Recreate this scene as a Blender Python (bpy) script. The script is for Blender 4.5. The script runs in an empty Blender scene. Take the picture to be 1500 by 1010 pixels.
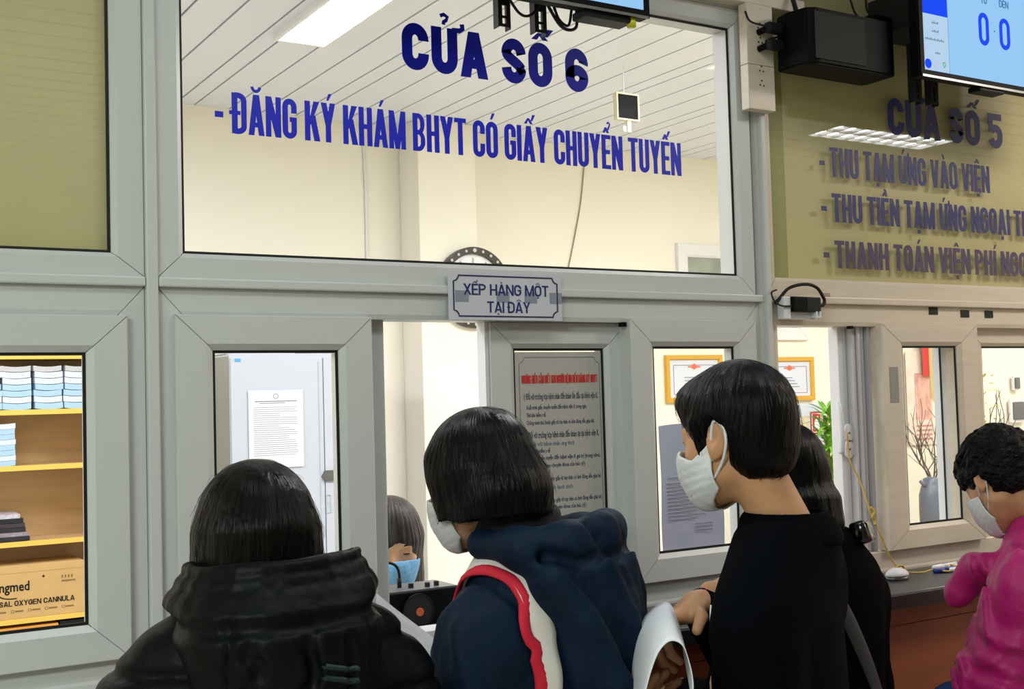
import bpy, bmesh, math, random
import numpy as np
from mathutils import Vector, Matrix
random.seed(7)
SC = bpy.context.scene
COL = SC.collection
PI = math.pi

# ------------------------------------------------------------------ camera
cam_data = bpy.data.cameras.new('camera')
cam_data.sensor_fit = 'HORIZONTAL'
cam_data.sensor_width = 36.0
cam_data.lens = 36.0 * 1748.3 / 1500.0
cam_data.clip_start = 0.05
cam = bpy.data.objects.new('camera', cam_data)
COL.objects.link(cam)
YAW, PITCH, ROLL = 0.5522, 0.0466, -0.0281
fw = Vector((math.sin(YAW) * math.cos(PITCH), math.cos(YAW) * math.cos(PITCH), math.sin(PITCH)))
rt = Vector((math.cos(YAW), -math.sin(YAW), 0))
up = rt.cross(fw)
rt2 = rt * math.cos(ROLL) + up * math.sin(ROLL)
up2 = up * math.cos(ROLL) - rt * math.sin(ROLL)
cam.matrix_world = Matrix(((rt2.x, up2.x, -fw.x, 0.0), (rt2.y, up2.y, -fw.y, -2.2), (rt2.z, up2.z, -fw.z, 1.58), (0, 0, 0, 1)))
SC.camera = cam

# ------------------------------------------------------------------ world, exposure, large lights
SC.view_settings.view_transform = 'Standard'
SC.view_settings.look = 'None'
SC.view_settings.exposure = 0.0
SC.view_settings.gamma = 1.0
SC.view_settings.use_curve_mapping = False
SC.cycles.max_bounces = 10
SC.cycles.transparent_max_bounces = 16
SC.cycles.sample_clamp_indirect = 6.0
world = bpy.data.worlds.new('world')
SC.world = world
world.use_nodes = True
world.node_tree.nodes['Background'].inputs[0].default_value = (0.8, 0.9, 1.0, 1)
world.node_tree.nodes['Background'].inputs[1].default_value = 0.25

def area_light(name, loc, size, power, color, rot=(0, 0, 0)):
    d = bpy.data.lights.new(name, 'AREA')
    d.shape = 'RECTANGLE'
    d.size, d.size_y = size
    d.energy = power
    d.color = color
    o = bpy.data.objects.new(name, d)
    COL.objects.link(o)
    o.location = loc
    o.rotation_euler = rot
    return o

CEIL = 2.93
# office: added area lights out of frame, fill beside the one visible fixture
area_light('office_fill_light', (0.2, 1.3, CEIL - 0.03), (0.6, 1.2), 50, (0.95, 0.97, 1.0))
area_light('office_fill_light', (3.2, 0.75, CEIL - 0.03), (1.2, 0.6), 70, (0.95, 0.97, 1.0))
area_light('office_fill_light', (5.4, 0.75, CEIL - 0.03), (1.6, 0.6), 56, (1.0, 0.98, 0.95))
area_light('office_fill_light', (7.4, 1.6, CEIL - 0.03), (1.0, 1.0), 36, (1.0, 0.97, 0.92))
# waiting hall: added area lights for fill, kept out of frame and pane reflections
area_light('hall_fill_light', (-1.7, -2.6, CEIL - 0.03), (1.4, 0.8), 115, (0.88, 1.0, 0.975))
area_light('hall_fill_light', (1.1, -1.1, CEIL - 0.03), (1.2, 0.4), 10, (0.93, 1.0, 0.97))
area_light('hall_fill_light', (3.7, -1.2, CEIL - 0.03), (1.0, 0.4), 28, (1.0, 0.90, 0.80))
area_light('hall_fill_light', (7.3, -1.3, CEIL - 0.03), (1.0, 0.8), 60, (1.0, 0.88, 0.76))

# ------------------------------------------------------------------ materials
def lin(c):
    return tuple(((v / 255) / 12.92 if v / 255 <= 0.04045 else ((v / 255 + 0.055) / 1.055) ** 2.4) for v in c)

def mat(name, rgb, rough=0.5, metal=0.0, spec=0.5, noise=None, bump=None, emit=None, sheen=0.0, coat=0.0, stretch=None):
    """rgb in sRGB 0-255; noise = (scale, amount) colour mottling; bump = (scale, strength)."""
    m = bpy.data.materials.new(name)
    m.use_nodes = True
    nt = m.node_tree
    b = nt.nodes['Principled BSDF']
    c = lin(rgb)
    b.inputs['Base Color'].default_value = (*c, 1)
    b.inputs['Roughness'].default_value = rough
    b.inputs['Metallic'].default_value = metal
    b.inputs['Specular IOR Level'].default_value = spec
    b.inputs['Sheen Weight'].default_value = sheen
    b.inputs['Coat Weight'].default_value = coat
    if emit:
        b.inputs['Emission Color'].default_value = (*lin(emit[0]), 1)
        b.inputs['Emission Strength'].default_value = emit[1]
    tc = None
    if noise or bump:
        tc = nt.nodes.new('ShaderNodeTexCoord')
        mp = nt.nodes.new('ShaderNodeMapping')
        nt.links.new(tc.outputs['Object'], mp.inputs['Vector'])
        if stretch:
            mp.inputs['Scale'].default_value = stretch
    if noise:
        n = nt.nodes.new('ShaderNodeTexNoise')
        n.inputs['Scale'].default_value = noise[0]
        n.inputs['Detail'].default_value = 5
        nt.links.new(mp.outputs[0], n.inputs['Vector'])
        r = nt.nodes.new('ShaderNodeValToRGB')
        a = noise[1]
        r.color_ramp.elements[0].color = (*[max(0, v * (1 - a)) for v in c], 1)
        r.color_ramp.elements[1].color = (*[min(1, v * (1 + a)) for v in c], 1)
        r.color_ramp.elements[0].position = 0.3
        r.color_ramp.elements[1].position = 0.7
        nt.links.new(n.outputs['Fac'], r.inputs[0])
        nt.links.new(r.outputs[0], b.inputs['Base Color'])
    if bump:
        n2 = nt.nodes.new('ShaderNodeTexNoise')
        n2.inputs['Scale'].default_value = bump[0]
        n2.inputs['Detail'].default_value = 3
        nt.links.new(mp.outputs[0], n2.inputs['Vector'])
        bp = nt.nodes.new('ShaderNodeBump')
        bp.inputs['Strength'].default_value = bump[1]
        bp.inputs['Distance'].default_value = 0.01
        nt.links.new(n2.outputs['Fac'], bp.inputs['Height'])
        nt.links.new(bp.outputs[0], b.inputs['Normal'])
    return m

def glass_mat(name, tint=(1, 1, 1), base=0.045, rough=0.0):
    """Clear sheet glass: straight transmission plus a Fresnel mirror reflection."""
    m = bpy.data.materials.new(name)
    m.use_nodes = True
    nt = m.node_tree
    nt.nodes.clear()
    out = nt.nodes.new('ShaderNodeOutputMaterial')
    tr = nt.nodes.new('ShaderNodeBsdfTransparent')
    tr.inputs[0].default_value = (*tint, 1)
    gl = nt.nodes.new('ShaderNodeBsdfGlossy')
    gl.inputs['Roughness'].default_value = rough
    lw = nt.nodes.new('ShaderNodeLayerWeight')
    lw.inputs['Blend'].default_value = 0.5
    pw = nt.nodes.new('ShaderNodeMath'); pw.operation = 'POWER'; pw.inputs[1].default_value = 5.0
    ma = nt.nodes.new('ShaderNodeMath'); ma.operation = 'MULTIPLY_ADD'
    ma.inputs[1].default_value = 1 - base
    ma.inputs[2].default_value = base
    mx = nt.nodes.new('ShaderNodeMixShader')
    nt.links.new(lw.outputs['Facing'], pw.inputs[0])
    nt.links.new(pw.outputs[0], ma.inputs[0])
    nt.links.new(ma.outputs[0], mx.inputs[0])
    nt.links.new(tr.outputs[0], mx.inputs[1])
    nt.links.new(gl.outputs[0], mx.inputs[2])
    nt.links.new(mx.outputs[0], out.inputs[0])
    return m

M = {}
M['upvc'] = mat('grey_white_upvc', (205, 206, 204), 0.35, bump=(400, 0.02))
M['upvc_b'] = mat('warm_lit_upvc', (216, 203, 186), 0.35, noise=(9, 0.05), bump=(400, 0.02), stretch=(.6, 6, 6))  # warm light on the right frames put into the tint; streaks are grain
M['upvc_w'] = mat('white_upvc', (226, 226, 230), 0.3)
M['gasket'] = mat('black_rubber', (10, 10, 11), 0.6)
M['glass'] = glass_mat('clear_glass', (0.985, 0.99, 0.985), 0.016)
M['glass_r'] = glass_mat('reflective_glass', (0.985, 0.99, 0.985), 0.10)
M['olive'] = mat('olive_board', (226, 214, 160), 0.7, noise=(2.5, 0.06))
M['olive_g'] = mat('olive_reflection_edge', (182, 182, 118), 0.7)  # darker tone for the strip of pane without the hall reflection
M['wall_o'] = mat('cream_paint', (240, 235, 223), 0.8, noise=(1.2, 0.02))
M['wall_h'] = mat('hall_paint', (206, 200, 170), 0.8, noise=(1.0, 0.03))
M['slat'] = mat('pale_ceiling_slat', (232, 236, 248), 0.45)
M['dark_gap'] = mat('dark_gap', (70, 68, 70), 0.9)
M['floor'] = mat('floor_tile', (186, 182, 172), 0.3, noise=(6, 0.06))
M['blue'] = mat('blue_vinyl', (8, 24, 200), 0.4)
M['navyv'] = mat('dark_blue_vinyl', (30, 36, 104), 0.45)
M['purplev'] = mat('purple_blue_vinyl', (72, 56, 92), 0.5)
M['black'] = mat('black_plastic', (4, 4, 6), 0.55, spec=0.12)
M['black2'] = mat('dark_grey_plastic', (16, 18, 20), 0.55, spec=0.3)
M['blackm'] = mat('black_matte', (10, 10, 12), 0.7)
M['chrome'] = mat('grey_metal', (150, 150, 150), 0.3, metal=0.9)
M['counter'] = mat('dark_stone', (58, 57, 60), 0.35, noise=(60, 0.15))
M['counter_e'] = mat('black_stone_edge', (24, 24, 25), 0.4)
M['brown'] = mat('brown_board', (150, 76, 42), 0.55, noise=(5, 0.08), stretch=(1, 1, 6))
M['paper'] = mat('white_paper', (232, 234, 240), 0.7)
M['paper_lilac'] = mat('lilac_paper', (196, 198, 222), 0.7)
M['ink'] = mat('grey_ink', (120, 122, 135), 0.8)
M['ink_b'] = mat('dark_ink', (40, 40, 80), 0.8)
M['gold'] = mat('gold_frame', (214, 165, 62), 0.4, metal=0.2)
M['red'] = mat('red_print', (205, 40, 36), 0.6)
M['wood'] = mat('orange_wood', (206, 170, 122), 0.5, noise=(4, 0.1), stretch=(1, 1, 8))
M['wood_e'] = mat('yellow_edge', (238, 200, 96), 0.45)
M['carton'] = mat('brown_carton', (208, 170, 112), 0.75, noise=(12, 0.05))
M['steel'] = mat('white_steel', (198, 204, 220), 0.4)
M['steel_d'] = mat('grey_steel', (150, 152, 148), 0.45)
M['leaf'] = mat('green_leaf', (112, 172, 52), 0.45, noise=(30, 0.35))
M['twig'] = mat('brown_twig', (86, 74, 66), 0.7)
M['terra'] = mat('terracotta', (150, 84, 50), 0.5)

def skin_mat(name, rgb):
    m = mat(name, rgb, 0.5, spec=0.35, noise=(40, 0.06), bump=(300, 0.06))
    b = m.node_tree.nodes['Principled BSDF']
    b.inputs['Subsurface Weight'].default_value = 0.15
    b.inputs['Subsurface Radius'].default_value = (0.01, 0.004, 0.002)
    b.inputs['Subsurface Scale'].default_value = 0.5
    return m
M['skin'] = skin_mat('light_skin', (214, 166, 132))
M['skin2'] = skin_mat('tan_skin', (200, 148, 110))
def hair_mat(name, rgb):
    """Fine combed streaks running down from the crown (vertex attribute 'strand')."""
    m = mat(name, rgb, 0.30, spec=0.13)
    nt = m.node_tree
    b = nt.nodes['Principled BSDF']
    at = nt.nodes.new('ShaderNodeAttribute')
    at.attribute_name = 'strand'
    n = nt.nodes.new('ShaderNodeTexNoise')
    n.inputs['Scale'].default_value = 1.0
    n.inputs['Detail'].default_value = 4
    nt.links.new(at.outputs['Vector'], n.inputs['Vector'])
    bp = nt.nodes.new('ShaderNodeBump')
    bp.inputs['Strength'].default_value = 0.5
    bp.inputs['Distance'].default_value = 0.006
    nt.links.new(n.outputs['Fac'], bp.inputs['Height'])
    nt.links.new(bp.outputs[0], b.inputs['Normal'])
    r = nt.nodes.new('ShaderNodeValToRGB')
    c = lin(rgb)
    r.color_ramp.elements[0].color = (*[v * .4 for v in c], 1)
    r.color_ramp.elements[1].color = (*[v * 1.7 for v in c], 1)
    r.color_ramp.elements[0].position, r.color_ramp.elements[1].position = .35, .68
    nt.links.new(n.outputs['Fac'], r.inputs[0])
    nt.links.new(r.outputs[0], b.inputs['Base Color'])
    return m
M['hair'] = hair_mat('black_hair', (4, 4, 6))
M['hair_br'] = hair_mat('dark_brown_hair', (10, 7, 7))
M['hair_gr'] = hair_mat('greyish_dark_hair', (66, 60, 58))
M['hair_curl'] = mat('black_curly_hair', (4, 4, 5), 0.5, spec=0.15, bump=(130, 0.8))
M['puffer'] = mat('black_puffer_nylon', (2, 5, 7), 0.5, spec=0.14, bump=(30, 0.35))
M['teal'] = mat('dark_teal_print', (4, 36, 40), 0.5)
M['navy'] = mat('navy_cloth', (6, 28, 48), 0.64, spec=0.16, bump=(60, 0.25), sheen=0.0)
M['navy_lining'] = mat('black_lining', (10, 12, 20), 0.8)
M['blackknit'] = mat('black_knit', (4, 6, 10), 0.9, spec=0.04, bump=(500, 0.15))
M['blackcoat'] = mat('black_coat', (3, 3, 5), 0.9, spec=0.04, bump=(80, 0.2))
M['pink'] = mat('magenta_jacket', (172, 12, 102), 0.5, spec=0.35, bump=(45, 0.3), sheen=0.1)
M['maskw'] = mat('white_mask_cloth', (222, 222, 224), 0.85, bump=(90, 0.15))
M['maskb'] = mat('blue_mask', (120, 178, 226), 0.8, bump=(60, 0.15))
M['coatw'] = mat('white_coat', (228, 228, 236), 0.8, bump=(40, 0.2))
M['trouser'] = mat('dark_trousers', (24, 25, 32), 0.85)
M['jean'] = mat('blue_denim', (22, 66, 128), 0.8, bump=(300, 0.1))
M['shoe'] = mat('dark_shoe', (28, 26, 26), 0.5)
M['strapw'] = mat('white_strap', (226, 218, 212), 0.8, bump=(500, 0.1))
M['strapr'] = mat('red_strap', (206, 24, 52), 0.75)
M['grey_strap'] = mat('grey_strap', (46, 48, 54), 0.7)

# ------------------------------------------------------------------ object helpers
def link_bm(name, bm, m, parent=None, smooth=False, auto=None):
    me = bpy.data.meshes.new(name)
    bmesh.ops.recalc_face_normals(bm, faces=bm.faces)
    bm.to_mesh(me)
    bm.free()
    return link_me(name, me, m, parent, smooth)

def link_me(name, me, m, parent=None, smooth=False):
    ms = m if isinstance(m, (list, tuple)) else [m]
    for q in ms:
        me.materials.append(q)
    if smooth:
        me.polygons.foreach_set('use_smooth', [True] * len(me.polygons))
    o = bpy.data.objects.new(name, me)
    COL.objects.link(o)
    if parent is not None:
        o.parent = parent
    return o

def empty(name, loc=(0, 0, 0), rz=0.0):
    o = bpy.data.objects.new(name, None)
    o.empty_display_size = 0.05
    COL.objects.link(o)
    o.location = loc
    o.rotation_euler = (0, 0, rz)
    return o

def tag(o, label, cat, group=None, kind=None):
    o['label'] = label
    o['category'] = cat
    if group:
        o['group'] = group
    if kind:
        o['kind'] = kind
    return o

def struct(o):
    o['kind'] = 'structure'
    return o

def box(bm, x0, x1, y0, y1, z0, z1, bev=0.0, mi=0):
    vs = [bm.verts.new((x, y, z)) for x in (x0, x1) for y in (y0, y1) for z in (z0, z1)]
    fs = []
    for q in ((0, 1, 3, 2), (4, 6, 7, 5), (0, 4, 5, 1), (2, 3, 7, 6), (0, 2, 6, 4), (1, 5, 7, 3)):
        f = bm.faces.new([vs[i] for i in q])
        f.material_index = mi
        fs.append(f)
    if bev > 0:
        es = list({e for f in fs for e in f.edges})
        bmesh.ops.bevel(bm, geom=es, offset=bev, segments=2, affect='EDGES', profile=0.5)
    return vs

def prism(bm, pts, y0, y1, mi=0):
    """Outline pts (x, z) extruded from y0 to y1."""
    a = [bm.verts.new((p[0], y0, p[1])) for p in pts]
    b = [bm.verts.new((p[0], y1, p[1])) for p in pts]
    n = len(pts)
    bm.faces.new(a).material_index = mi
    bm.faces.new(b[::-1]).material_index = mi
    for i in range(n):
        bm.faces.new((a[i], b[i], b[(i + 1) % n], a[(i + 1) % n])).material_index = mi

def cyl(bm, c0, c1, r0, r1=None, n=20, cap=True):
    r1 = r0 if r1 is None else r1
    c0, c1 = Vector(c0), Vector(c1)
    d = (c1 - c0).normalized()
    u = d.orthogonal().normalized()
    v = d.cross(u)
    A = [bm.verts.new(c0 + (u * math.cos(2 * PI * i / n) + v * math.sin(2 * PI * i / n)) * r0) for i in range(n)]
    B = [bm.verts.new(c1 + (u * math.cos(2 * PI * i / n) + v * math.sin(2 * PI * i / n)) * r1) for i in range(n)]
    for i in range(n):
        bm.faces.new((A[i], A[(i + 1) % n], B[(i + 1) % n], B[i]))
    if cap:
        bm.faces.new(A[::-1])
        bm.faces.new(B)

def catmull(pts, n=8):
    P = [Vector(p) for p in pts]
    P = [P[0] * 2 - P[1]] + P + [P[-1] * 2 - P[-2]]
    out = []
    for i in range(1, len(P) - 2):
        for k in range(n):
            t = k / n
            a, b, c, d = P[i - 1], P[i], P[i + 1], P[i + 2]
            out.append(0.5 * ((2 * b) + (c - a) * t + (2 * a - 5 * b + 4 * c - d) * t * t + (3 * b - a - 3 * c + d) * t ** 3))
    out.append(P[-2])
    return out

def tube(bm, pts, r, n=8, smooth_n=6, taper=None):
    pts = catmull(pts, smooth_n) if smooth_n else [Vector(p) for p in pts]
    prev = None
    u = None
    N = len(pts)
    for i, p in enumerate(pts):
        d = (pts[min(i + 1, N - 1)] - pts[max(i - 1, 0)]).normalized()
        if u is None:
            u = d.orthogonal().normalized()
        else:
            u = (u - d * u.dot(d)).normalized()
        v = d.cross(u)
        rr = r if taper is None else r + (taper - r) * i / (N - 1)
        ring = [bm.verts.new(p + (u * math.cos(2 * PI * k / n) + v * math.sin(2 * PI * k / n)) * rr) for k in range(n)]
        if prev:
            for k in range(n):
                bm.faces.new((prev[k], prev[(k + 1) % n], ring[(k + 1) % n], ring[k]))
        else:
            bm.faces.new(ring[::-1])
        prev = ring
    bm.faces.new(prev)

def quick_box(name, m, parent, *dims, bev=0.0):
    bm = bmesh.new()
    box(bm, *dims, bev=bev)
    return link_bm(name, bm, m, parent)

# ------------------------------------------------------------------ lettering
def ribbon(bm, pts, w, y0, y1, closed=False):
    n = len(pts)
    L, R = [], []
    for i in range(n):
        if closed:
            a, b = pts[(i - 1) % n], pts[(i + 1) % n]
        else:
            a, b = pts[max(i - 1, 0)], pts[min(i + 1, n - 1)]
        dx, dz = b[0] - a[0], b[1] - a[1]
        l = math.hypot(dx, dz) or 1
        nx, nz = -dz / l * w / 2, dx / l * w / 2
        L.append((pts[i][0] + nx, pts[i][1] + nz))
        R.append((pts[i][0] - nx, pts[i][1] - nz))
    va = [[bm.verts.new((p[0], y, p[1])) for p in S] for y in (y0, y1) for S in (L, R)]
    Lf, Rf, Lb, Rb = va
    for i in range(n if closed else n - 1):
        j = (i + 1) % n
        bm.faces.new((Lf[i], Rf[i], Rf[j], Lf[j]))
        bm.faces.new((Lb[i], Lb[j], Rb[j], Rb[i]))
        bm.faces.new((Lf[i], Lf[j], Lb[j], Lb[i]))
        bm.faces.new((Rf[i], Rb[i], Rb[j], Rf[j]))

def arc(cx, cz, rx, rz, a0, a1, n=14):
    return [(cx + rx * math.cos(math.radians(a0 + (a1 - a0) * i / n)), cz + rz * math.sin(math.radians(a0 + (a1 - a0) * i / n))) for i in range(n + 1)]

BASE = {}
for grp, base, mk in (('ÁÀẢÃẠ', 'A', "'`?~."), ('ẤẦẨẪẬ', 'A^', "'`?~."), ('ẮẰẲẴẶ', 'A(', "'`?~."), ('ÉÈẺẼẸ', 'E', "'`?~."), ('ẾỀỂỄỆ', 'E^', "'`?~."),
                      ('ÓÒỎÕỌ', 'O', "'`?~."), ('ỐỒỔỖỘ', 'O^', "'`?~."), ('ỚỜỞỠỢ', 'O+', "'`?~."), ('ÚÙỦŨỤ', 'U', "'`?~."), ('ỨỪỬỮỰ', 'U+', "'`?~."),
                      ('ÍÌỈĨỊ', 'I', "'`?~."), ('ÝỲỶỸỴ', 'Y', "'`?~.")):
    for ch, k in zip(grp, mk):
        BASE[ch] = base + k
BASE.update({'Â': 'A^', 'Ă': 'A(', 'Ê': 'E^', 'Ô': 'O^', 'Ơ': 'O+', 'Ư': 'U+', 'Đ': 'D-'})
WID = {'I': 0.36, 'M': 1.28, 'N': 1.05, 'E': 0.86, 'L': 0.84, 'T': 0.96, ' ': 0.46, '-': 0.55, 'A': 1.08, 'V': 1.06, 'X': 1.04, 'Y': 1.04, 'K': 1.06, 'W': 1.4, ',': .4, '.': .4}

def glyph(bm, ch, ox, oz, H, W, s, y0, y1):
    """Draw one condensed capital: height H, nominal width W, stroke s, at (ox, oz). Returns its width."""
    marks = ''
    if ch in BASE:
        ch, marks = BASE[ch][0], BASE[ch][1:]
    w = W * WID.get(ch, 1.0)
    h = s / 2
    hb = s * 0.42
    sh = s * 0.84
    rx = (w - s) / 2
    rz = min(rx * 1.15, H * 0.24)
    cx = w / 2
    X = lambda pts: [(ox + p[0], oz + p[1]) for p in pts]
    cnt = [0]
    def step():
        cnt[0] += 1
        return y0 - 2.5e-5 * cnt[0]
    rib = lambda pts, ww=s, c=False: ribbon(bm, X(pts), ww, step(), y1, c)
    quad = lambda *pts: prism(bm, X(pts), step(), y1)
    rect = lambda a, b, c, d: quad((a, c), (b, c), (b, d), (a, d))
    if ch in 'O0':
        rib(arc(cx, H - h - rz, rx, rz, 0, 180) + arc(cx, h + rz, rx, rz, 180, 360), s, True)
    elif ch in 'CG':
        p = [(w - h, H * 0.64)] + arc(cx, H - h - rz, rx, rz, 0, 180) + arc(cx, h + rz, rx, rz, 180, 360) + [(w - h, H * (0.5 if ch == 'G' else 0.37))]
        rib(p)
        if ch == 'G':
            rect(cx, w, H * 0.42, H * 0.42 + sh)
    elif ch == 'U':
        rib([(h, H)] + arc(cx, h + rz, rx, rz, 180, 360) + [(w - h, H)])
    elif ch == 'S':
        m = H * 0.5
        q = [(h + (w - s) * (t * t * (3 - 2 * t)), H * 0.68 + (H * 0.31 - H * 0.68) * t) for t in [i / 10 for i in range(11)]]
        rib([(w - h, H * 0.69)] + arc(cx, H - h - rz, rx, rz, 0, 180) + q + arc(cx, h + rz, rx, rz, 0, -180) + [(h, H * 0.32)])
    elif ch == '6':
        rb = rz
        rib([(w - h, H * 0.72)] + arc(cx, H - h - rz, rx, rz, 0, 180) + arc(cx, h + rz, rx, rz, 180, 360) + arc(cx, H * 0.6 - h - rb * .7, rx, rb * .8, 0, 180))
    elif ch == '5':
        rect(0, w * .96, H - sh, H)
        quad((0.02 * w, H * 0.46), (s * .95, H * 0.5), (s * .95, H), (0.05 * w, H))
        rib(arc(cx, H * 0.41, rx, H * .17, 148, 0) + arc(cx, h + rz, rx, rz, 0, -160))
    elif ch == 'A':
        a = s * 0.54
        quad((0, 0), (s, 0), (cx + a * .8, H), (cx - a, H))
        quad((w - s, 0), (w, 0), (cx + a, H), (cx - a * .8, H))
        rect(w * 0.2, w * 0.8, H * 0.2, H * 0.2 + sh)
    elif ch in 'BRP':
        rect(0, s, 0, H)
        r1 = H * 0.245 - hb / 2
        zt = H - hb
        ztm = H * 0.5
        rr = (zt - ztm) / 2
        rib([(h, zt), (w * .45, zt)] + arc(w * .45, (zt + ztm) / 2, w * .52 - h, rr, 90, -90) + [(h, ztm)], sh)
        if ch == 'B':
            rr = (ztm - hb) / 2
            rib([(h, ztm), (w * .47, ztm)] + arc(w * .47, (hb + ztm) / 2, w * .53 - h, rr, 90, -90) + [(h, hb)], sh)
            rect(w - s, w - s * .1, H * .17, H * .33); rect(w - s * 1.06, w - s * .2, H * .66, H * .82)
        else:
            rect(w - s * 1.04, w - s * .16, H * .64, H * .86)
        if ch == 'R':
            quad((w * .38, H * .46), (w * .38 + s, H * .46), (w, 0), (w - s, 0))
    elif ch == 'D':
        rect(0, s, 0, H)
        rib([(h, H - hb), (w * .4, H - hb)] + arc(w * .4, H - hb - rz, w * .6 - h, rz, 90, 0) + arc(w * .4, hb + rz, w * .6 - h, rz, 0, -90) + [(h, hb)], s * .95)
        if '-' in marks:
            rect(-s * .45, s * 1.5, H * .46, H * .46 + sh * .8)
    elif ch == 'E':
        rect(0, s, 0, H); rect(0, w, 0, sh); rect(0, w, H - sh, H); rect(0, w * .92, H * .5 - sh / 2, H * .5 + sh / 2)
    elif ch == 'F':
        rect(0, s, 0, H); rect(0, w, H - sh, H); rect(0, w * .92, H * .5 - sh / 2, H * .5 + sh / 2)
    elif ch == 'H':
        rect(0, s, 0, H); rect(w - s, w, 0, H); rect(0, w, H * .5 - sh / 2, H * .5 + sh / 2)
    elif ch == 'I':
        rect(0, s, 0, H); w = s
    elif ch == 'K':
        rect(0, s, 0, H)
        quad((w - s * 1.12, H), (w, H), (s * .9, H * .34), (s * .9, H * .56))
        quad((w * .36, H * .56), (w * .36 + s * .95, H * .66), (w * 1.02, 0), (w * 1.02 - s * 1.1, 0))
    elif ch == 'L':
        rect(0, s, 0, H); rect(0, w, 0, sh)
    elif ch == 'M':
        rect(0, s * .92, 0, H); rect(w - s * .92, w, 0, H)
        quad((0, H), (s, H), (cx + s * .42, 0), (cx - s * .42, 0))
        quad((w - s, H), (w, H), (cx + s * .42, 0), (cx - s * .42, 0))
    elif ch == 'N':
        rect(0, s * .95, 0, H); rect(w - s * .95, w, 0, H)
        quad((0, H), (s * 1.02, H), (w, 0), (w - s * 1.02, 0))
    elif ch == 'T':
        rect(cx - h, cx + h, 0, H); rect(0, w, H - sh, H)
    elif ch == 'V':
        a = s * .54
        quad((0, H), (s, H), (cx + a * .8, 0), (cx - a, 0)); quad((w - s, H), (w, H), (cx + a, 0), (cx - a * .8, 0))
    elif ch == 'W':
        for k in (0, 1):
            o = k * (w - s) / 2
            hw = (w - s) / 2 + s
            quad((o, H), (o + s, H), (o + hw / 2 + h, 0), (o + hw / 2 - h, 0)); quad((o + hw - s, H), (o + hw, H), (o + hw / 2 + h, 0), (o + hw / 2 - h, 0))
    elif ch == 'X':
        quad((0, 0), (s * 1.1, 0), (w, H), (w - s * 1.1, H)); quad((w - s * 1.1, 0), (w, 0), (s * 1.1, H), (0, H))
    elif ch == 'Y':
        rect(cx - h, cx + h, 0, H * .45)
        quad((0, H), (s * 1.05, H), (cx + h, H * .42), (cx - h, H * .42)); quad((w - s * 1.05, H), (w, H), (cx + h, H * .42), (cx - h, H * .42))
    elif ch == '-':
        rect(0, w, H * .36, H * .36 + s)
    elif ch in ',.':
        rect(0, s, 0, s); w = s
    # diacritics
    t = H * 1.06
    mh = H * 0.16
    mw = s * .62
    if '^' in marks:
        quad((cx - w * .36, t), (cx - w * .36 + mw, t), (cx + mw * .35, t + mh), (cx - mw * .35, t + mh))
        quad((cx + w * .36, t), (cx + w * .36 - mw, t), (cx - mw * .35, t + mh), (cx + mw * .35, t + mh))
    if '(' in marks:
        rib(arc(cx, t + mh * .85, w * .24, mh * .7, 180, 360), mw * .8)
    if '+' in marks:
        rib([(w - h, H * .97), (w + s * .25, H * .98), (w + s * .55, H * 1.03), (w + s * .5, H * 1.13)], s * .45)
    hx, hz = (cx + w * .3, t + mh * .55) if '^' in marks else (cx, t)
    if "'" in marks:
        quad((hx - mw * .5, hz), (hx + mw * .15, hz), (hx + mw * 1.2, hz + mh * 1.1), (hx + mw * .2, hz + mh * 1.1))
    if '`' in marks:
        hx2 = hx - (w * .1 if '^' in marks else 0)
        quad((hx2 + mw * .5, hz), (hx2 - mw * .15, hz), (hx2 - mw * 1.2, hz + mh * 1.1), (hx2 - mw * .2, hz + mh * 1.1))
    if '?' in marks:
        rib([(hx - s * .35, hz + mh * 1.15), (hx, hz + mh * 1.4), (hx + s * .36, hz + mh * 1.1), (hx + s * .2, hz + mh * .6), (hx - s * .02, hz + mh * .4), (hx - s * .05, hz + mh * .02)], s * .34)
    if '~' in marks:
        rib([(hx - w * .3, hz + mh * .2), (hx - w * .12, hz + mh * .65), (hx + w * .12, hz + mh * .3), (hx + w * .3, hz + mh * .8)], mw * .7)
    if '.' in marks:
        rect(cx - s * .42, cx + s * .42, -s * 1.15, -s * .35)
    return w

def text_mesh(name, txt, x0, x1, z, H, y, m, parent, stroke=0.30, gap=0.30, th=0.0008, wr=None):
    """A line of capitals spanning x0..x1 on the plane y (facing -y)."""
    def total(W):
        s = stroke * W
        tw = 0
        for c in txt:
            b = BASE.get(c, c)[0]
            tw += (s if b in 'I,.' else W * WID.get(b, 1.0)) + (0 if b == ' ' else gap * s)
        return tw
    lo, hi = 0.001, 2.0
    for _ in range(40):
        mid = (lo + hi) / 2
        if total(mid) > (x1 - x0):
            hi = mid
        else:
            lo = mid
    W = lo
    s = stroke * W
    bm = bmesh.new()
    x = x0
    for c in txt:
        if c == ' ':
            x += W * WID[' ']
            continue
        x += glyph(bm, c, x, z, H, W, s, y - th, y) + gap * s
    return link_bm(name, bm, m, parent)

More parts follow.
